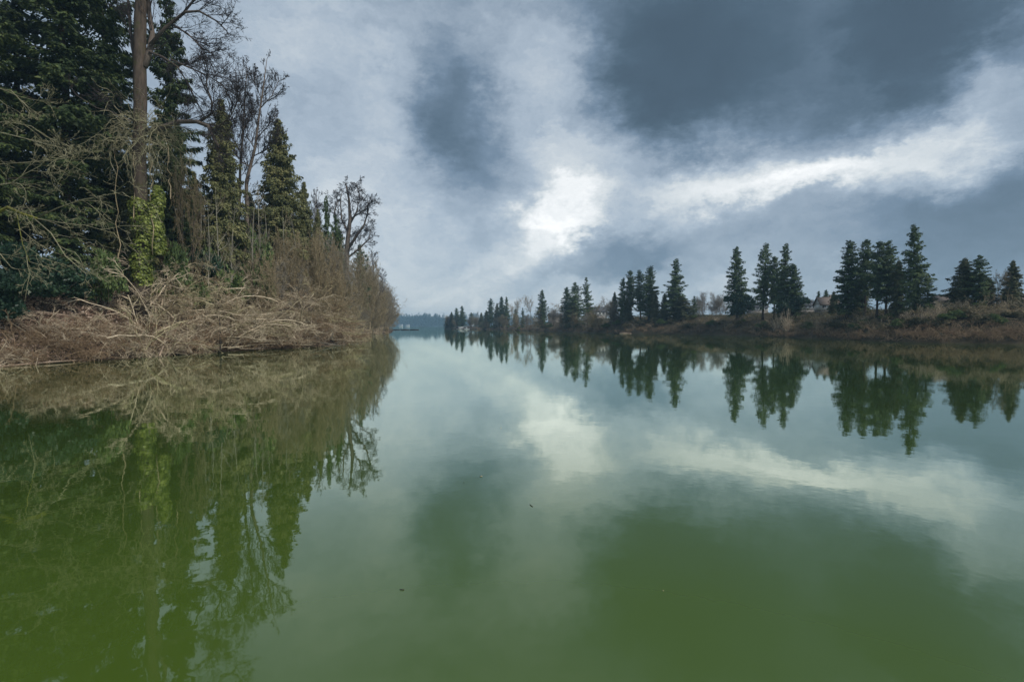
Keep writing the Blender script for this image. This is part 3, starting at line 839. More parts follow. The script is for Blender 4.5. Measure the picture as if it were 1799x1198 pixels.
def part(name, pieces, mat, parent):
    V, F = join(pieces)
    return obj(name, mesh_from(name, V, F, M[mat]), parent)

def empty(name, loc, rz, label, cat, group=None):
    e = bpy.data.objects.new(name, None); COL.objects.link(e)
    e.empty_display_size = .3
    e.location = loc; e.rotation_euler = (0, 0, rz)
    return tag(e, label, cat, group)

def gable(w, l, h, rise, over=.5, th=.22):
    """two roof slabs with the ridge along x"""
    out = []
    for sgn in (-1, 1):
        hw = w / 2 + over
        y0, y1 = 0, sgn * (l / 2 + over)
        z0, z1 = h + rise, h - rise * over / (l / 2)
        V = np.array([(-hw, y0, z0), (hw, y0, z0), (hw, y1, z1), (-hw, y1, z1), (-hw, y0, z0 + th), (hw, y0, z0 + th), (hw, y1, z1 + th), (-hw, y1, z1 + th)], float)
        out.append((V, np.array([(0, 3, 2, 1), (4, 5, 6, 7), (0, 1, 5, 4), (1, 2, 6, 5), (2, 3, 7, 6), (3, 0, 4, 7)])))
    return out

def house(px, depth, py_base, w, l, h, rise, rz, wall, roof, label, nwin, group='houses behind the right bank'):
    p = at(px, py_base, depth)
    z = hz(p.x, p.y)
    base = min(z, p.z) - .5
    e = empty('house', (p.x, p.y, p.z - .05), rz, label, 'house', group)
    part('foundation', [box((0, 0, -2.6), (w - .2, l - .2, 5.2))], 'concrete', e)
    walls = [box((0, 0, h / 2 + .01), (w, l, h))]
    for sx in (-1, 1):
        V = np.array([(sx * (w / 2 - .1), -l / 2, h), (sx * (w / 2 - .1), l / 2, h), (sx * (w / 2 - .1), 0, h + rise), (sx * w / 2, -l / 2, h), (sx * w / 2, l / 2, h), (sx * w / 2, 0, h + rise)], float)
        walls.append((V, [np.array([(0, 1, 2), (3, 5, 4)]), np.array([(0, 3, 4, 1), (1, 4, 5, 2), (2, 5, 3, 0)])]))
    part('wall', walls, wall, e)
    r = part('roof', gable(w, l, h + .02, rise), roof, e)
    part('chimney', [box((w * .22, .1 * l, h + rise + .3), (.7, .7, 1.6))], 'concrete', r)
    for i in range(nwin):
        x = -w / 2 + (i + .5) * w / nwin
        wn = part('window', [box((x, -l / 2 - .03, h * .55), (w / nwin * .55, .08, h * .42))], 'glass', e)
        hw, hh = w / nwin * .55, h * .42
        part('window_frame', [box((x - hw / 2 - .05, -l / 2 - .05, h * .55), (.1, .12, hh + .2)), box((x + hw / 2 + .05, -l / 2 - .05, h * .55), (.1, .12, hh + .2)),
                              box((x, -l / 2 - .05, h * .55 + hh / 2 + .05), (hw, .12, .1)), box((x, -l / 2 - .05, h * .55 - hh / 2 - .05), (hw, .12, .1)), box((x, -l / 2 - .06, h * .55), (.08, .1, hh))], 'white_paint', wn)
    return e
house(1048, rb(1048, 50), 555, 9.5, 7, 3.0, 2.6, .12, 'white_paint', 'roof_grey', 'white house with a steep dark grey roof beside the slender fir', 4)
house(1452, rb(1452, 40), 545, 6.4, 6, 2.2, 2.6, -.15, 'white_paint', 'roof_brown', 'white house with a brown shingle roof on the right bank', 3)
house(1418, rb(1418, 55), 544, 8.5, 5, 1.9, 1.2, -.1, 'white_paint', 'roof_grey', 'low white house half hidden left of the brown-roofed house', 5)
house(1662, rb(1662, 45), 546, 6.5, 6, 3.0, 1.8, -.3, 'tan_wall', 'roof_brown', 'tan house behind the shrubs right of the tallest fir', 3)
house(1806, rb(1799, 40), 550, 9, 7, 3.0, 2.2, -.3, 'tan_wall', 'roof_brown', 'tan house cut off by the right edge of the picture', 3)
house(1330, rb(1330, 80), 546, 9, 6, 2.0, 1.4, .0, 'white_paint', 'roof_grey', 'low pale house glimpsed between the firs at mid right', 4)
house(975, rb(975, 60), 560, 10, 6, 2.2, 1.6, .1, 'tan_wall', 'roof_grey', 'low pale house left of the fir trio', 4)

def pole_path(pts, radii, sides=6, seed=0):
    return path_tube(pts, radii, sides, np.random.default_rng(seed), .12)

# gangway, float and boat near the tip of the right bank
d = right_depth(818) - 3
a = at(807, 577.0, d); b = at(846, 567.5, d + 25)
g = empty('gangway', (a.x, a.y, 0), 0, 'white inclined gangway ramp down to the float at the far bank', 'gangway')
bl = np.array([b.x - a.x, b.y - a.y, max(b.z, 3.0)])
ax, tp = np.array([0, 0, .7]), bl
side = np.cross(bl, [0, 0, 1.]); side /= np.linalg.norm(side)
for s in (-1, 1):
    q = side * s * .8
    part('rail', [tubes([(*(ax + q + (0, 0, 1)), *(tp + q + (0, 0, 1)), .16, .16)], 5)] + [tubes([(*(ax + (tp - ax) * f + q), *(ax + (tp - ax) * f + q + np.array([0, 0, 1.])), .08, .08)], 4) for f in np.linspace(0, 1, 7)], 'white_paint', g)
V = np.array([ax + side * .9, ax - side * .9, tp - side * .9, tp + side * .9]); V = np.concatenate([V, V - [0, 0, .25]])
part('deck', [(V, np.array([(0, 1, 2, 3), (7, 6, 5, 4), (0, 4, 5, 1), (1, 5, 6, 2), (2, 6, 7, 3), (3, 7, 4, 0)]))], 'white_paint', g)
f = empty('float_dock', (a.x, a.y, 0), .3, 'low floating dock under the white gangway', 'dock')
part('deck', [box((1, -.5, .34), (9, 3, .3))], 'concrete', f)
part('pontoon', [box((1, -.5, .05), (8.4, 2.4, .26))], 'white_paint', f)
for sx in (-2.5, 4.5):
    part('mooring_post', [tubes([(sx, 1.2, -.5, sx, 1.2, 2.6, .16, .14)], 6)], 'bark_oak', f)
bp = at(820, 577, d - 4)
bo = empty('boat', (bp.x, bp.y, 0), .2, 'small white boat moored by the gangway', 'boat')
st = [(-2.6, .75, .7), (-1, .95, .7), (1, .9, .75), (2.2, .5, .85), (3.0, .03, .95)]
V = []
for x, w, h_ in st:
    V += [(x, -w, h_), (x, -w * .7, .1), (x, 0, -.15), (x, w * .7, .1), (x, w, h_)]
F = [(i * 5 + k, (i + 1) * 5 + k, (i + 1) * 5 + k + 1, i * 5 + k + 1) for i in range(4) for k in range(4)] + [(0, 1, 2, 3)]
F += [(i * 5 + 4, (i + 1) * 5 + 4, (i + 1) * 5, i * 5) for i in range(4)]
part('hull', [(np.array(V, float), np.array(F))], 'white_paint', bo)
part('cabin', [box((-.2, 0, 1.15), (1.8, 1.3, .9))], 'white_paint', bo)
part('windscreen', [box((.76, 0, 1.35), (.1, 1.1, .4))], 'glass', bo)

# log raft and posts by the right waterline
lp = at(1102, 585.5, right_depth(1102) - 2.5)
for i in range(4):
    x = lp.x + (-4, -1, 2, .5)[i]; y = lp.y + (.3, -.6, .2, 1.1)[i]; L = (5, 6, 4, 7)[i]
    V, F = pole_path([(-L / 2, 0, 0), (0, .1, .06), (L / 2, -.1, .02)], [.26, .24, .18], 7, i)
    o = obj('drift_log', mesh_from('drift_log', V, F, M['log' if i % 2 else 'brush_dark'])); o.location = (x, y, .16); o.rotation_euler = (0, 0, (-.12, .1, .3, -.02)[i])
    tag(o, ['dark drift log at the left end of the raft by the right bank', 'longest pale drift log of the raft by the right bank', 'short dark drift log at the right of the raft',
            'pale drift log lying behind the raft by the right bank'][i], 'log', 'drift logs by the right bank')
for i, (px, h, lab) in enumerate([(1112, 4.5, 'lone grey post standing at the waterline below the fir clump'), (1427, 2.6, 'dark stub of a post at the waterline below the house')]):
    dd = right_depth(px) - .8; x = (px - CX) / FPX * dd
    V, F = pole_path([(0, 0, -1.2), (.05, 0, h * .5), (.02, .05, h)], [.16, .15, .12], 7, i)
    tag(obj('mooring_post', mesh_from('mooring_post', V, F, M['bark_oak']), None, (x, dd, 0)), lab, 'post')

# floating log boom in the gap
c = at(711, 578.6, 470)
for i in range(3):
    V, F = pole_path([(-4, 0, 0), (0, .08, .05), (4, 0, 0)], [.38, .4, .32], 7, 20 + i)
    tag(obj('boom_log', mesh_from('boom_log', V, F, M['brush_dark']), None, (c.x - 8 + i * 8.3, c.y + i * .8, .2)), ['left', 'middle', 'right'][i] + ' log of the dark floating boom beyond the left point', 'log', 'logs of the floating boom')
for i, (px, dd) in enumerate([(704, 2390), (716, 2390)]):
    house(px, dd + 14, 573.0, 18, 10, 6, 4, .1 * i, 'white_paint', 'roof_grey', ['tiny white house on the far shore left of the other one', 'tiny white house on the far shore right of the other one'][i], 3, 'houses on the far shore')

# far wood across the water: reads as one mass
def far_wood(n, seed, xr, yr, hr):
    r = np.random.default_rng(seed)
    P = []
    for i in range(n):
        x = r.uniform(*xr); y = r.uniform(*yr); h = r.uniform(*hr) * (1 + .25 * vnoise(np.array([x * .012]), np.array([y * .01]), 4)[0]); w = h * r.uniform(.13, .2)
        z = hz(x, y)
        m = 70
        t = r.random(m) ** .8
        a = r.uniform(0, 6.28, m)
        rad = w * (1 - t) ** .8 * r.uniform(.5, 1, m)
        pos = np.stack([x + np.cos(a) * rad, y + np.sin(a) * rad, z + h * (.04 + .93 * t)], -1)
        d = np.stack([np.cos(a), np.sin(a), r.uniform(-.9, .3, m)], -1)
        kl = h * .16 * r.uniform(.6, 1.3, m) * (1.1 - .6 * t)
        P.append(kites(pos, d, r.normal(0, 1, (m, 3)), kl, kl * .6))
        P.append(tubes([(x, y, z - 1, x, y, z + h * 1.02, h * .018, h * .004)], 4))
    return join(P)
V, F = far_wood(620, 3, (-900, 100), (2406, 2660), (28, 52))
tag(obj('far_wood', mesh_from('far_wood', V, F, M['farwood'])), 'hazy blue conifer wood on the far shore', 'wood', kind='stuff')

# ------------------------------------------------------------------ left bank: the wood
def lb(px, back): return left_depth(px) + back
LEFT = [
    (HFIR[0], 'fir_tree', 'tree', 105, -150, 14, 250, 'huge dark fir with full drooping boughs at the far left'),
    (HFIR[1], 'fir_tree', 'tree', 178, -110, 17, 150, 'great dark fir just left of the tall cottonwood trunk'),
    (HFIR[1], 'fir_tree', 'tree', 22, -60, 22, 190, 'dark fir cut off by the left edge of the picture'),
    (HFIR[0], 'fir_tree', 'tree', -60, -120, 14, 200, 'dark fir whose boughs enter at the left edge, nearest the viewer'),
    (HFIR[1], 'fir_tree', 'tree', 292, -25, 16, 110, 'ragged fir behind the right side of the tall cottonwood'),
    (HFIR[0], 'fir_tree', 'tree', 312, 215, 10, 62, 'thin young fir between the cottonwood and the first cedar'),
    (HCEDAR[0], 'cedar_tree', 'tree', 388, 172, 9, 122, 'tall pointed olive cedar left of the two bare poplars'),
    (HCEDAR[1], 'cedar_tree', 'tree', 489, 208, 14, 124, 'tall olive cedar right of the two bare poplars'),
    (FIR[2], 'fir_tree', 'tree', 573, 343, 22, 36, 'small dark fir left of the big rounded bare tree'),
    (HCEDAR[1], 'cedar_tree', 'tree', 534, 318, 18, 62, 'narrow cedar close behind the right edge of the second tall cedar'),
    (HCEDAR[0], 'cedar_tree', 'tree', 558, 366, 16, 50, 'low cedar left of the small dark fir'),
    (FIR[1], 'fir_tree', 'tree', 590, 378, 20, 36, 'thin conifer between the small dark fir and the rounded bare tree'),
    (POP[1], 'poplar_tree', 'tree', 560, 338, 28, 34, 'slim bare poplar just left of the small dark fir'),
    (POP[1], 'poplar_tree', 'tree', 660, 432, 14, 34, 'slim bare tree at the right of the rounded tree'),
    (POP[0], 'poplar_tree', 'tree', 674, 470, 12, 28, 'slim low bare tree close to the tip of the point'),
    (FIR[0], 'fir_tree', 'tree', 538, 372, 22, 34, 'small dark conifer at the right foot of the second cedar'),
    (POP[0], 'poplar_tree', 'tree', 547, 330, 26, 36, 'pale slim bare poplar between the second cedar and small fir'),
    (SPR[1], 'bare_tree', 'tree', 655, 435, 6, 44, 'bare tree right of the big rounded one, sloping to the water'),
    (SPR[1], 'bare_tree', 'tree', 672, 492, 5, 30, 'last low bare tree on the tip of the left point'),
    (FIR[1], 'fir_tree', 'tree', 632, 430, 12, 34, 'dark narrow conifer behind the bare trees on the point'),
    (HCEDAR[1], 'cedar_tree', 'tree', 340, 300, 14, 60, 'lower cedar in the gap between young fir and first cedar'),
    (HCEDAR[0], 'cedar_tree', 'tree', 440, 340, 20, 70, 'lower cedar filling the gap between the two tall cedars'),
    (HCEDAR[0], 'cedar_tree', 'tree', 520, 392, 14, 56, 'lower cedar in the brown thicket below the second cedar'),
    (FIR[2], 'fir_tree', 'tree', 415, 385, 26, 60, 'low fir seen between the alder trunks'),
    (FIR[0], 'fir_tree', 'tree', 595, 405, 16, 40, 'low conifer behind the big rounded bare tree'),
    (HCEDAR[1], 'cedar_tree', 'tree', 232, 255, 12, 110, 'dark cedar behind the ivy-clad trunk'),
    (HCEDAR[0], 'cedar_tree', 'tree', 290, 350, 18, 90, 'low cedar deep in the shade right of the ivy'),
]
for pr, nm, cat, px, py, back, wpx, lab in LEFT:
    plant_px(pr, nm, lab, cat, px, py, lb(px, back), wpx, 'trees of the left wood')
# slim alder trunks in the middle of the wood
alders = sorted([(336, 300, 6), (362, 345, 4), (382, 330, 5), (404, 350, 4), (441, 330, 4), (455, 318, 6), (320, 260, 7), (500, 365, 5), (527, 380, 6), (560, 400, 6), (350, 320, 9), (425, 345, 9), (475, 350, 9)])
for i, (px, py, b) in enumerate(alders):
    plant_px(ALD[i % 2] if i not in (0, 1) else SPR[1], 'alder_tree', f'slim pale-trunked bare tree in the left wood, {ordinal(i)} from the left', 'tree', px, py, lb(px, b), 40, 'slim bare trees in the left wood')
# leafless thicket trees behind the bank, towards the point
thick = sorted([(455, 405, 5), (480, 395, 7), (505, 400, 5), (530, 405, 6), (545, 400, 6), (560, 398, 7), (580, 405, 6), (575, 470, 3), (600, 440, 6), (615, 455, 3), (628, 460, 6), (640, 450, 4), (650, 475, 3), (662, 480, 4), (668, 505, 3), (678, 520, 3),
                (470, 440, 3), (500, 450, 3), (530, 460, 3), (310, 420, 8), (345, 430, 8), (375, 440, 7), (400, 430, 8), (425, 420, 6), (640, 510, 2), (612, 500, 2), (590, 490, 3), (684, 545, 2), (572, 410, 12), (587, 420, 10), (603, 425, 12), (622, 435, 9), (634, 455, 9), (645, 462, 8), (655, 470, 8), (664, 485, 8), (672, 500, 7), (679, 515, 6), (620, 530, 1.5), (632, 540, 1.5), (655, 535, 1.5), (670, 540, 1.5)])
for i, (px, py, b) in enumerate(thick):
    plant_px(BSH[i % 3], 'thicket_tree', f'brown twiggy thicket tree on the left bank, {ordinal(i)} from the left', 'tree', px, py, lb(px, b), 60 if px < 600 else 44, 'brown thicket trees on the left bank')
# arching brush hanging over the water
rng = random.Random(12)
def left_spots(n, p0, p1, b0, b1, s0, s1):
    out = []
    for i in range(n):
        px = p0 + (p1 - p0) * (i + rng.random()) / n
        dd = left_depth(px) + rng.uniform(b0, b1)
        out.append(((px - CX) / FPX * dd, dd, rng.uniform(s0, s1)))
    return out
row([BR[0], BR[1], BR[3], BR[0], BR[2]], 'brush_thicket', 'brush', 'tan tangle of arching bare brush above the left waterline, {} from the left', left_spots(58, 236, 605, .8, 11, 1.05, 1.75), 'tan brush on the left bank', 6)
row([BR[3], BR[0], BRR[0], BR[3]], 'bank_brush', 'brush', 'reddish-brown bare brush at the left waterline, {} from the left', left_spots(28, -10, 250, .1, 3.0, .45, .8) + left_spots(36, 245, 686, .2, 3.5, .7, 1.2), 'reddish-brown brush at the left waterline', 7)
row([BRT[1], BR[3]], 'dry_bramble', 'brush', 'thin dry bramble on the leaf-covered left slope, {} from the left', left_spots(12, 0, 260, 1.5, 5, .3, .5), 'dry brambles on the leafy slope', 9)
# evergreen shrubs at the left edge
for i, (px, py, b, w, pr, lab) in enumerate([(20, 425, 5, 120, LAUREL, 'dark glossy laurel bush at the left edge above the log'), (75, 450, 6, 110, LAUREL, 'dark glossy laurel bush right of the one at the left edge'),
        (-20, 470, 3, 110, LAUREL, 'dark laurel bush cut off by the left edge'), (178, 452, 7, 70, GSHRUB, 'mid-green leafy shrub left of the cottonwood base'), (120, 480, 8, 80, LAUREL, 'low dark laurel between the left edge bushes and green shrub'),
        (328, 475, 5, 70, GSHRUB, 'grey-green shrub right of the ivy-clad trunk'), (395, 452, 5, 90, GSHRUB, 'green shrub under the first tall cedar'), (445, 428, 6, 70, GSHRUB, 'bright green shrub beneath the poplars'), (360, 440, 7, 80, LAUREL, 'dark evergreen shrub among the alder trunks'), (415, 415, 9, 80, GSHRUB, 'tall green shrub behind the pale trunks under the first cedar'), (300, 440, 7, 60, GSHRUB, 'green shrub close behind the right side of the ivy')]):
    plant_px(pr, 'evergreen_shrub', lab, 'shrub', px, py, lb(px, b), w, 'evergreen shrubs of the left wood')

# ------------------------------------------------------------------ the tall cottonwood with ivy and hanging vines
def cottonwood():
    D = lb(246, 5.0)
    base = at(246, 490, D); zb = hz(base.x, D) - .3
    e = empty('cottonwood_tree', (base.x, D, zb), 0, 'towering bare cottonwood with ivy-clad base and hanging vine tangle', 'tree')
    L = lambda px, py, dd=0.0: np.array(at(px, py, D + dd)) - np.array([base.x, D, zb])
    k = D / FPX
    r = np.random.default_rng(77)
    pts = [np.array([L(248, 490)[0], 0, 0]), L(247, 480), L(248, 420), L(247, 340), L(245, 260), L(246, 180), L(245, 100), L(247, 30), L(250, -60), L(256, -160), L(262, -240)]
    V, F = path_tube(pts, [13 * k, 12 * k, 11 * k, 10.5 * k, 10.2 * k, 10 * k, 9.6 * k, 9 * k, 7 * k, 4.5 * k, 1.5 * k], 12, r, .08)
    obj('trunk', mesh_from('cottonwood_trunk', V, F, M['bark_cotton'], True), e)
    twigs = [[] for _ in range(6)]
    P = dict(TALL, kids=[0, 9, 6, 3], minr=.019, wander=[.05, .11, .12, .12, .1], start=[.2, .15, .1, .1], ratio=[.5, .6, .5, .5], trop=[0, .05, .03, .03, .02], ang=[40, 42, 40, 40])
    limbs = [  # pixel paths of the great limbs
        ([(256, 232), (285, 224), (315, 214), (345, 214), (366, 222), (376, 244), (384, 258)], 4.6, 2.0, -1),
        ([(352, 214), (372, 200), (372, 178), (362, 150), (366, 130)], 2.2, .8, -1),
        ([(352, 216), (385, 222), (405, 205), (412, 190)], 1.8, .6, -1.5),
        ([(254, 118), (262, 92), (268, 60), (262, 22), (258, -40), (268, -110)], 5.4, 2.4, 1),
        ([(264, 80), (290, 50), (325, 22), (350, 20), (378, 36), (398, 54)], 3.4, .7, -.5),
        ([(322, 24), (345, -5), (372, -20), (395, -25)], 2.0, .6, -.5),
        ([(238, 108), (232, 80), (228, 40), (224, -10), (222, -80)], 3.2, 1.2, .5),
        ([(300, 105), (330, 118), (362, 132), (392, 150), (400, 168)], 1.7, .5, 0),
        ([(262, 92), (285, 100), (312, 118), (332, 150), (346, 182)], 2.2, .7, .5),
        ([(250, 0), (290, -25), (330, -40)], 2.4, .9, 0),
        ([(300, 42), (330, 60), (352, 82), (370, 110)], 1.7, .5, -.5),
        ([(240, 215), (215, 208), (195, 196), (170, 190), (135, 168)], 1.5, .4, -2),
    ]
    for i, (pp, w0, w1, dd) in enumerate(limbs):
        Q = [L(x, y, dd * j / (len(pp) - 1) * 2) for j, (x, y) in enumerate(pp)]
        V, F = path_tube(Q, list(np.linspace(w0 * k, w1 * k, len(Q))), 7, r, .08)
        obj('limb', mesh_from('cottonwood_limb', V, F, M['bark_oak']), e)
        nk = 9 if i != 11 else 2
        for t in np.linspace(.18, 1, nk):
            f = t * (len(Q) - 1); j = min(int(f), len(Q) - 2); b = Q[j] + (Q[j + 1] - Q[j]) * (f - j)
            d = Q[j + 1] - Q[j]; d = d / np.linalg.norm(d)
            perp = np.cross(d, r.normal(0, 1, 3)); perp /= np.linalg.norm(perp)
            dn = rot_about(d, perp, r.uniform(.3, 1.0)) + np.array([.12, 0, .08]); dn /= np.linalg.norm(dn)
            grow(r, b, dn, r.uniform(3.5, 6.0) * (1.2 - .4 * t), .07, 1, P, twigs)
    V, F = tubes(sum(twigs, []), 3)
    tag(obj('crown', mesh_from('cottonwood_crown', V, F, M['twig_dark']), e), kind='stuff')
    # ivy: leaves in lumps round the trunk and a second stem
    n = 9000
    which = r.random(n) < .5
    py = np.where(which, r.uniform(335, 500, n), r.uniform(328, 445, n))
    cxp = np.where(which, 256 + 6 * np.sin(py * .05), 278 + 5 * np.sin(py * .06))
    wv_ = np.where(which, np.interp(py, [335, 360, 440, 500], [5, 15, 20, 13]), np.interp(py, [328, 360, 420, 445], [4, 12, 15, 6])) * (1 + .35 * vnoise(py * .09, cxp * .09, 6))
    a = r.uniform(0, 6.28, n); rr = wv_ * r.uniform(.75, 1.1, n)
    o0 = np.array([L(0, 572)[0], 0, 0]); X = (cxp - CX + rr * np.cos(a)) * k - base.x
    pos = np.stack([X, rr * np.sin(a) * k, CAM_H + (HORIZON - py) * k - zb], -1)
    d = np.stack([np.cos(a) * .5, np.sin(a) * .5, -np.ones(n)], -1) + r.normal(0, .35, (n, 3))
    kl = r.uniform(.22, .44, n)
    V, F = kites(pos, d, np.stack([np.cos(a), np.sin(a), np.full(n, .4)], -1) + r.normal(0, .3, (n, 3)), kl, kl * .85)
    tag(obj('ivy', mesh_from('ivy', V, F, M['ivy']), e), 'bright yellow-green ivy leaves climbing the trunk', kind='stuff')
    # dangling vines
    segs = [[] for _ in range(6)]
    PV = dict(BRUSH, nseg=[16, 6, 3, 2], kids=[5, 2, 0], trop=[-.07, -.10, -.05, 0], wander=[.24, .24, .25, .2], minr=.016, floor=0.0, ratio=[.4, .5, .5])
    for i in range(120):
        px = r.normal(246, 26); py = 222 + abs(px - 246) * .30 + r.uniform(-16, 30)
        p = L(px, py, r.uniform(-1.8, 1.2))
        d = np.array([r.normal(0, .9), r.normal(-.2, .6), r.uniform(-.9, .9)])
        grow(r, p, d / np.linalg.norm(d), r.uniform(2.5, 9.5), r.uniform(.025, .06), 0, PV, segs)
    V, F = tubes(sum(segs, []), 3)
    tag(obj('vine_tangle', mesh_from('vine_tangle', V, F, M['limb_pale']), e), 'pale dead vine tangle hanging from the fork', kind='stuff')
    for i, (x0, x1) in enumerate([(206, 204), (264, 270), (233, 238), (292, 300)]):
        pp = [(x0 + (x1 - x0) * f + r.normal(0, 2.2), 238 + f * (250 - 40 * i)) for f in np.linspace(0, 1, 14)]
        V, F = path_tube([L(x, y, -1.2 + .5 * math.sin(j)) for j, (x, y) in enumerate(pp)], list(np.linspace(.035, .075, 14)), 5, r, .15)
        obj('vine_stem', mesh_from('vine_stem', V, F, M['twig_brown']), e)
cottonwood()

# bare trees of the left wood whose limbs can be told apart
def limbed_tree(name, label, D, base_px, trunk, limbs, P, nk, klen, kr, seed, bark, twig, up=.1):
    base = at(base_px, 500, D); zb = hz(base.x, D) - .2
    e = empty(name, (base.x, D, zb), 0, label, 'tree', 'trees of the left wood')
    L = lambda px, py, dd=0.0: np.array(at(px, py, D + dd)) - np.array([base.x, D, zb])
    k = D / FPX
    r = np.random.default_rng(seed)
    pts = [np.array([0, 0, 0])] + [L(x, y) for x, y, w in trunk]
    V, F = path_tube(pts, [trunk[0][2] * 1.2 * k] + [w * k for x, y, w in trunk], 9, r, .06)
    obj('trunk', mesh_from(name + '_trunk', V, F, M[bark], True), e)
    tw = [[] for _ in range(6)]
    runs = [([np.array(q) for q in pts[1:]], 1.0)]
    for i, (pp, w0, w1, dd) in enumerate(limbs):
        Q = [L(x, y, dd * j / (len(pp) - 1)) for j, (x, y) in enumerate(pp)]
        V, F = path_tube(Q, list(np.linspace(w0 * k, w1 * k, len(Q))), 6, r, .08)
        obj('limb', mesh_from(name + '_limb', V, F, M[bark]), e)
        runs.append((Q, 1.0))
    for Q, f_ in runs:
        for t in np.linspace(.12, 1, nk):
            f = t * (len(Q) - 1); j = min(int(f), len(Q) - 2); b = Q[j] + (Q[j + 1] - Q[j]) * (f - j)
            d = Q[j + 1] - Q[j]; d = d / np.linalg.norm(d)
            perp = np.cross(d, r.normal(0, 1, 3)); perp /= np.linalg.norm(perp)
            dn = rot_about(d, perp, r.uniform(.5, 1.1)) + np.array([0, 0, up]); dn /= np.linalg.norm(dn)
            grow(r, b, dn, klen * r.uniform(.6, 1.2) * (1.25 - .75 * t), kr * (1.2 - .5 * t), 1, P, tw)
    V, F = tubes(sum(tw, []), 3)
    tag(obj('crown', mesh_from(name + '_crown', V, F, M[twig]), e), kind='stuff')
PT = dict(TALL, kids=[0, 8, 5, 2], minr=.026, wander=[.05, .07, .10, .12, .1], start=[.2, .15, .1, .1], ratio=[.5, .5, .5, .5], trop=[0, .10, .08, .05, .02], ang=[40, 38, 38, 40])
limbed_tree('poplar_tree', 'taller bare poplar with upswept twigs between the two cedars', lb(455, 10), 437,
            [(437, 470, 3.6), (434, 390, 3.2), (433, 320, 2.9), (440, 292, 2.5), (448, 260, 2.2), (455, 205, 1.7), (463, 150, 1.2), (469, 104, .4)],
            [([(441, 295), (425, 285), (412, 270)], 1.2, .4, -1), ([(450, 245), (468, 225), (484, 205)], 1.0, .3, 1), ([(447, 262), (432, 235), (428, 215)], .9, .3, -1),
             ([(458, 190), (478, 168), (490, 140)], .9, .3, .5), ([(445, 275), (470, 262), (492, 240)], 1.0, .3, 0), ([(460, 175), (448, 150), (446, 130)], .8, .3, 0)],
            PT, 14, 4.2, .07, 5, 'bark_oak', 'twig_dark', .35)
limbed_tree('poplar_tree', 'slightly shorter bare poplar right of the first cedar', lb(430, 15), 420,
            [(420, 470, 3.0), (420, 380, 2.6), (422, 300, 2.1), (426, 240, 1.7), (430, 180, 1.2), (434, 118, .4)],
            [([(423, 270), (408, 240), (404, 215)], .9, .3, -1), ([(426, 230), (440, 205), (446, 185)], .8, .3, 1), ([(429, 200), (418, 170), (416, 150)], .7, .3, 0)],
            PT, 15, 4.4, .06, 6, 'bark_oak', 'twig_dark', .35)
PO = dict(TALL, kids=[0, 10, 7, 4], minr=.030, wander=[.05, .13, .15, .15, .1], start=[.2, .15, .1, .1], ratio=[.5, .55, .5, .5], trop=[0, .04, .02, .02, .0], ang=[40, 45, 42, 40])
limbed_tree('bare_tree', 'big rounded bare tree with thick limbs near the point', lb(612, 9), 607,
            [(607, 520, 5.5), (608, 460, 4.6), (611, 420, 3.8), (615, 385, 3.0), (613, 350, 2.0), (607, 322, .8)],
            [([(607, 470), (598, 440), (590, 405), (588, 370), (594, 352)], 2.6, .6, -2), ([(610, 440), (626, 415), (640, 395), (647, 370), (645, 345)], 2.8, .6, 2),
             ([(614, 395), (627, 372), (632, 345), (626, 322)], 2.0, .5, 0), ([(608, 455), (630, 438), (648, 420), (652, 400)], 2.0, .5, 1), ([(612, 410), (600, 385), (598, 350), (602, 335)], 1.8, .5, -1),
             ([(607, 480), (588, 455), (578, 430)], 1.6, .5, 0), ([(615, 385), (640, 370), (650, 352)], 1.3, .4, -1)],
            PO, 10, 6.0, .085, 7, 'bark_oak', 'twig_dark', .1)

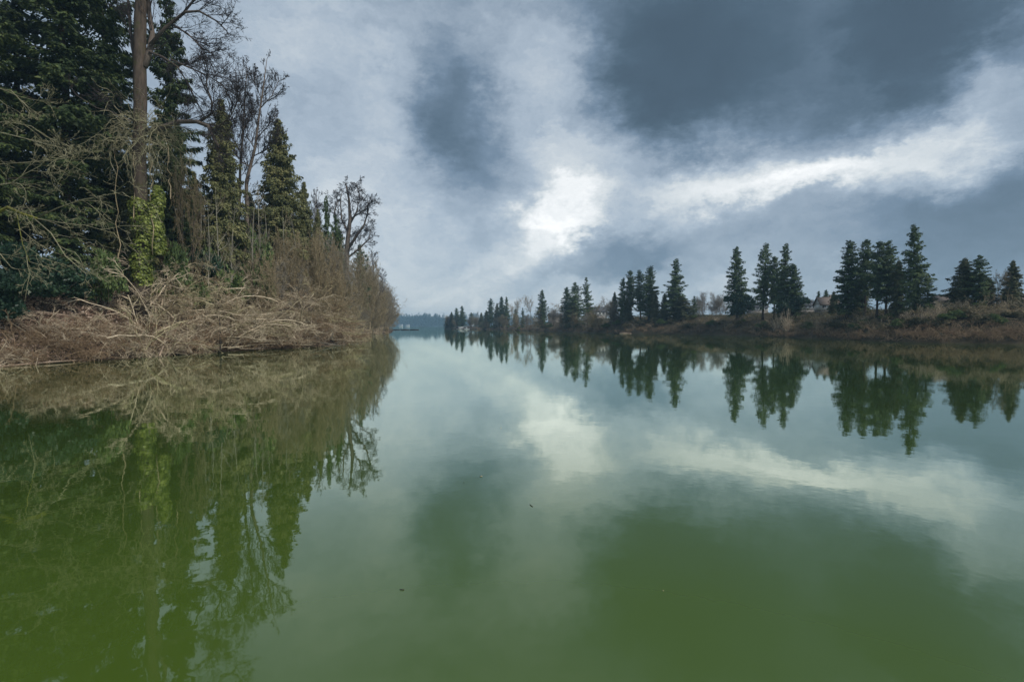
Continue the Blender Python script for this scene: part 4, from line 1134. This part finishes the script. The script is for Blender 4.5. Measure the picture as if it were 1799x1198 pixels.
# bare maple reaching in from beyond the left edge
def maple():
    D = lb(0, 1.0)
    base = at(-130, 540, D); zb = hz(base.x, D) - .2
    e = empty('maple_tree', (base.x, D, zb), 0, 'bare mossy maple whose limbs reach in from the left edge', 'tree')
    L = lambda px, py, dd=0.0: np.array(at(px, py, D + dd)) - np.array([base.x, D, zb])
    k = D / FPX
    r = np.random.default_rng(31)
    V, F = path_tube([np.array([0, 0, 0]), L(-120, 470), L(-105, 400), L(-90, 320), L(-80, 220), L(-70, 100), L(-60, 0)], [16 * k, 13 * k, 12 * k, 9 * k, 7 * k, 5 * k, 2 * k], 10, r, .08)
    obj('trunk', mesh_from('maple_trunk', V, F, M['bark_cotton'], True), e)
    P = dict(TALL, kids=[0, 5, 3, 2], minr=.016, wander=[.05, .14, .17, .2, .2], start=[.2, .2, .15, .1], ratio=[.5, .55, .5, .5], trop=[0, -.01, .0, .0, 0], nseg=[9, 7, 5, 3, 2])
    tw = [[] for _ in range(6)]
    limbs = [([(-105, 400), (-50, 385), (0, 372), (14, 364), (40, 376), (66, 384)], 5.0, 2.4, -1),
             ([(66, 382), (100, 366), (140, 352), (190, 342), (215, 338)], 1.5, .4, -3),
             ([(66, 384), (110, 392), (150, 396), (200, 410)], 1.4, .4, -2),
             ([(60, 384), (90, 410), (115, 450), (150, 480)], 1.5, .5, -2.5),
             ([(-85, 260), (-30, 220), (10, 214), (55, 222), (80, 240)], 2.2, .5, -2),
             ([(-85, 250), (-20, 228), (30, 240), (75, 252), (115, 262)], 2.0, .4, -3),
             ([(-80, 300), (-20, 290), (40, 286), (100, 280)], 1.8, .4, -2),
             ([(-95, 340), (-30, 330), (20, 322), (45, 305), (70, 292)], 2.0, .4, -2),
             ([(30, 378), (34, 400), (40, 430), (52, 460)], 1.2, .4, -2),
             ([(75, 345), (95, 335), (112, 305), (130, 270)], 1.1, .4, -2),
             ([(-105, 420), (-50, 430), (0, 446), (20, 470)], 2.2, .5, -2),
             ([(-75, 160), (-30, 150), (20, 160), (50, 190)], 1.8, .4, -1)]
    for i, (pp, w0, w1, dd) in enumerate(limbs):
        Q = [L(x, y, dd * j / (len(pp) - 1)) for j, (x, y) in enumerate(pp)]
        V, F = path_tube(Q, list(np.linspace(w0 * k * .75, w1 * k * .75, len(Q))), 6, r, .12)
        obj('limb', mesh_from('maple_limb', V, F, M['moss_limb' if i in (0, 8) else 'limb_pale']), e)
        for t in np.linspace(.35, 1, 5):
            f = t * (len(Q) - 1); j = min(int(f), len(Q) - 2); b = Q[j] + (Q[j + 1] - Q[j]) * (f - j)
            d = Q[j + 1] - Q[j]; d = d / np.linalg.norm(d)
            perp = np.cross(d, r.normal(0, 1, 3)); perp /= np.linalg.norm(perp)
            dn = rot_about(d, perp, r.uniform(.3, .9)) + np.array([.3, 0, 0]); dn /= np.linalg.norm(dn)
            grow(r, b, dn, r.uniform(2.5, 5.5), .032, 1, P, tw)
    V, F = tubes(sum(tw, []), 3)
    tag(obj('crown', mesh_from('maple_crown', V, F, M['limb_pale']), e), kind='stuff')
maple()

# fallen logs, poles and snags on the left waterline
def fallen(name, pts, r0, r1, mat, label, cat='log', kids=0, seed=0, group='fallen wood on the left bank'):
    r = np.random.default_rng(seed)
    Q = [np.array(p, float) for p in pts]
    o0 = Q[0].copy()
    Qn = [q - o0 for q in Q]
    V, F = path_tube(Qn, list(np.linspace(r0, r1, len(Qn))), 8, r, .1)
    parts = [(V, F)]
    if kids:
        tw = [[] for _ in range(6)]
        P = dict(TALL, kids=[0, 6, 4, 2], minr=.022, wander=[.05, .13, .16, .2, .2], trop=[0, -.02, 0, 0, 0], nseg=[9, 6, 4, 3, 2], ratio=[.5, .55, .5, .5], start=[.2, .2, .15, .1], floor=-o0[2] + .03)
        for t in np.linspace(.3, 1, kids):
            f = t * (len(Qn) - 1); j = min(int(f), len(Qn) - 2); b = Qn[j] + (Qn[j + 1] - Qn[j]) * (f - j)
            d = Qn[j + 1] - Qn[j]; d = d / np.linalg.norm(d)
            perp = np.cross(d, r.normal(0, 1, 3)); perp /= np.linalg.norm(perp)
            dn = rot_about(d, perp, r.uniform(.35, .9)); 
            grow(r, b, dn, r.uniform(2.5, 5.5), .05, 1, P, tw)
        e = empty(name, Vector(o0), 0, label, cat, group)
        obj('trunk', mesh_from(name + '_trunk', V, F, M[mat]), e)
        V, F = tubes(sum(tw, []), 3)
        tag(obj('branches', mesh_from(name + '_branches', V, F, M[mat]), e), kind='stuff')
        return e
    return tag(obj(name, mesh_from(name, V, F, M[mat]), None, Vector(o0)), label, cat, group)
def onbank(px, py, lo, hi):
    """where the sight line through the pixel meets the bank or the water"""
    d = ray(px, py); dd = np.arange(lo, hi, .25)
    x, z = d.x / d.y * dd, CAM_H + d.z / d.y * dd
    hit = z <= np.maximum(0, height(x, dd)) + .15
    return at(px, py, float(dd[np.argmax(hit)]) if hit.any() else hi)
p0, p1 = onbank(-30, 545, 30, 80), onbank(130, 557, 30, 90)
fallen('fallen_log', [p0, p0.lerp(p1, .5) + Vector((0, 0, .25)), p1], .30, .20, 'log', 'long bleached log lying across the leafy slope at the left edge', seed=1)
for i, (a_, b_, m_, lab) in enumerate([((-10, 646), (175, 632), 'log', 'long pale pole lying at the waterline of the left bank'), ((110, 628), (70, 640), 'log', 'short pale stick sloping into the water at left')]):
    p, q = at(*a_, 3600 / (a_[1] - 572) - .3), at(*b_, 3600 / (b_[1] - 572) - .3)
    p.z = .08; q.z = .16
    fallen('fallen_pole', [p, p.lerp(q, .5) + Vector((0, 0, .05)), q], .11, .07, m_, lab, seed=3 + i)
sticks = [((150, 570), (162, 590)), ((175, 545), (200, 522)), ((140, 585), (230, 610)), ((285, 590), (300, 570)), ((225, 605), (330, 600)), ((260, 598), (370, 560)), ((240, 570), (320, 530)), ((280, 625), (300, 585)), ((330, 612), (430, 600)), ((380, 602), (480, 596)),
          ((400, 612), (500, 604)), ((420, 588), (560, 600)), ((350, 570), (440, 585)), ((300, 545), (380, 560)), ((470, 592), (590, 606)), ((420, 520), (520, 560)), ((440, 545), (560, 530)), ((500, 560), (600, 575)), ((345, 540), (410, 500))]
sticks.sort()
for i, (a_, b_) in enumerate(sticks):
    if a_[0] > b_[0]: a_, b_ = b_, a_
    p, q = onbank(*a_, 30, 120), onbank(*b_, 30, 125)
    p = at(*a_, p.y - .8); q = at(*b_, min(q.y, p.y + 14) - .8)
    fallen('fallen_branch', [p, p.lerp(q, .5) + Vector((0, 0, .3)), q], .12, .05, ['log', 'brush', 'bark_pale'][i % 3], f'fallen bare branch across the left bank brush, {ordinal(i)} from the left', 'branch', 6, 40 + i)
p = at(386, 560, 78.0); q = at(384, 618, 76.0); q.z = -.3
fallen('snag', [q, Vector((q.x + .3, q.y, 1.2)), p], .22, .10, 'brush_dark', 'dark drowned snag poking out of the water before the brush', 'branch', 3, 60)
for i, (a_, b_) in enumerate([((240, 552), (320, 528)), ((300, 560), (400, 570)), ((600, 588), (660, 572)), ((590, 560), (625, 520))]):
    p, q = onbank(*a_, 30, 260), onbank(*b_, 30, 260)
    p = at(*a_, p.y - .8); q = at(*b_, q.y - .8)
    fallen('dead_limb', [p, p.lerp(q, .5) + Vector((0, 0, .5)), q], .2, .12, 'brush_dark', ['dark dead limb just right of the leafy slope', 'dark dead limb low in the middle of the tan brush', 'dark arched dead limb at the waterline near the point', 'dark leaning dead limb right of the tan brush'][i], 'branch', 3, 70 + i)

# bits floating on the water
for i, (px, py, L, w, lab) in enumerate([(845, 837, .10, .07, 'pale yellowish leaf floating on the open water'), (933, 888, .16, .012, 'dark thin twig floating on the water right of the pale leaf'),
                                        (706, 1036, .07, .012, 'short dark twig floating near the bottom of the picture'), (1165, 1038, .03, .02, 'tiny pale fleck floating on the dark water'),
                                        (815, 848, .05, .01, 'tiny dark twig floating left of the pale leaf'), (880, 752, .08, .02, 'tiny dark fleck floating above the pale leaf')]):
    L *= .5; w *= .55
    dd = 4.0 / -ray(px, py).z * ray(px, py).y
    p = at(px, py, dd)
    if i in (0, 3, 5):
        n = 9
        V = np.array([(math.cos(t) * L * (.6 + .4 * math.sin(t * 1.0 + .6)), math.sin(t) * w, .004 + .006 * math.cos(2 * t)) for t in np.linspace(0, 6.283, n, endpoint=False)] + [(0, 0, .010)])
        F = np.array([(n, j, (j + 1) % n) for j in range(n)])
        me = mesh_from('floating_leaf', V, F, M['debris'])
    else:
        V, F = pole_path([(-L, 0, 0), (0, w, .004), (L, -w, 0)], [w, w, w * .6], 5, i)
        me = mesh_from('floating_twig', V, F, M['brush_dark'])
    o = obj('floating_leaf' if i in (0, 3, 5) else 'floating_twig', me, None, (p.x, p.y, .006)); o.rotation_euler = (0, 0, i * 1.1 + .9)
    tag(o, lab, 'leaf' if i in (0, 3, 5) else 'twig', 'bits floating on the water')

# ------------------------------------------------------------------ the damp air
HAZE = 0.00025
def haze_box():
    V, F = box((0, 1600, 40), (5700, 3460, 86))
    m = bpy.data.materials.new('haze_air'); m.use_nodes = True
    t = m.node_tree; t.nodes.clear()
    N = Nodes(t)
    v = N.n('ShaderNodeVolumePrincipled')
    v.inputs['Color'].default_value = (.46, .76, 1.0, 1)
    v.inputs['Density'].default_value = HAZE
    out = N.n('ShaderNodeOutputMaterial'); t.links.new(v.outputs[0], out.inputs['Volume'])
    tag(obj('haze', mesh_from('haze', V, F, m)), 'thin pale blue river haze', 'haze', kind='stuff')
haze_box()
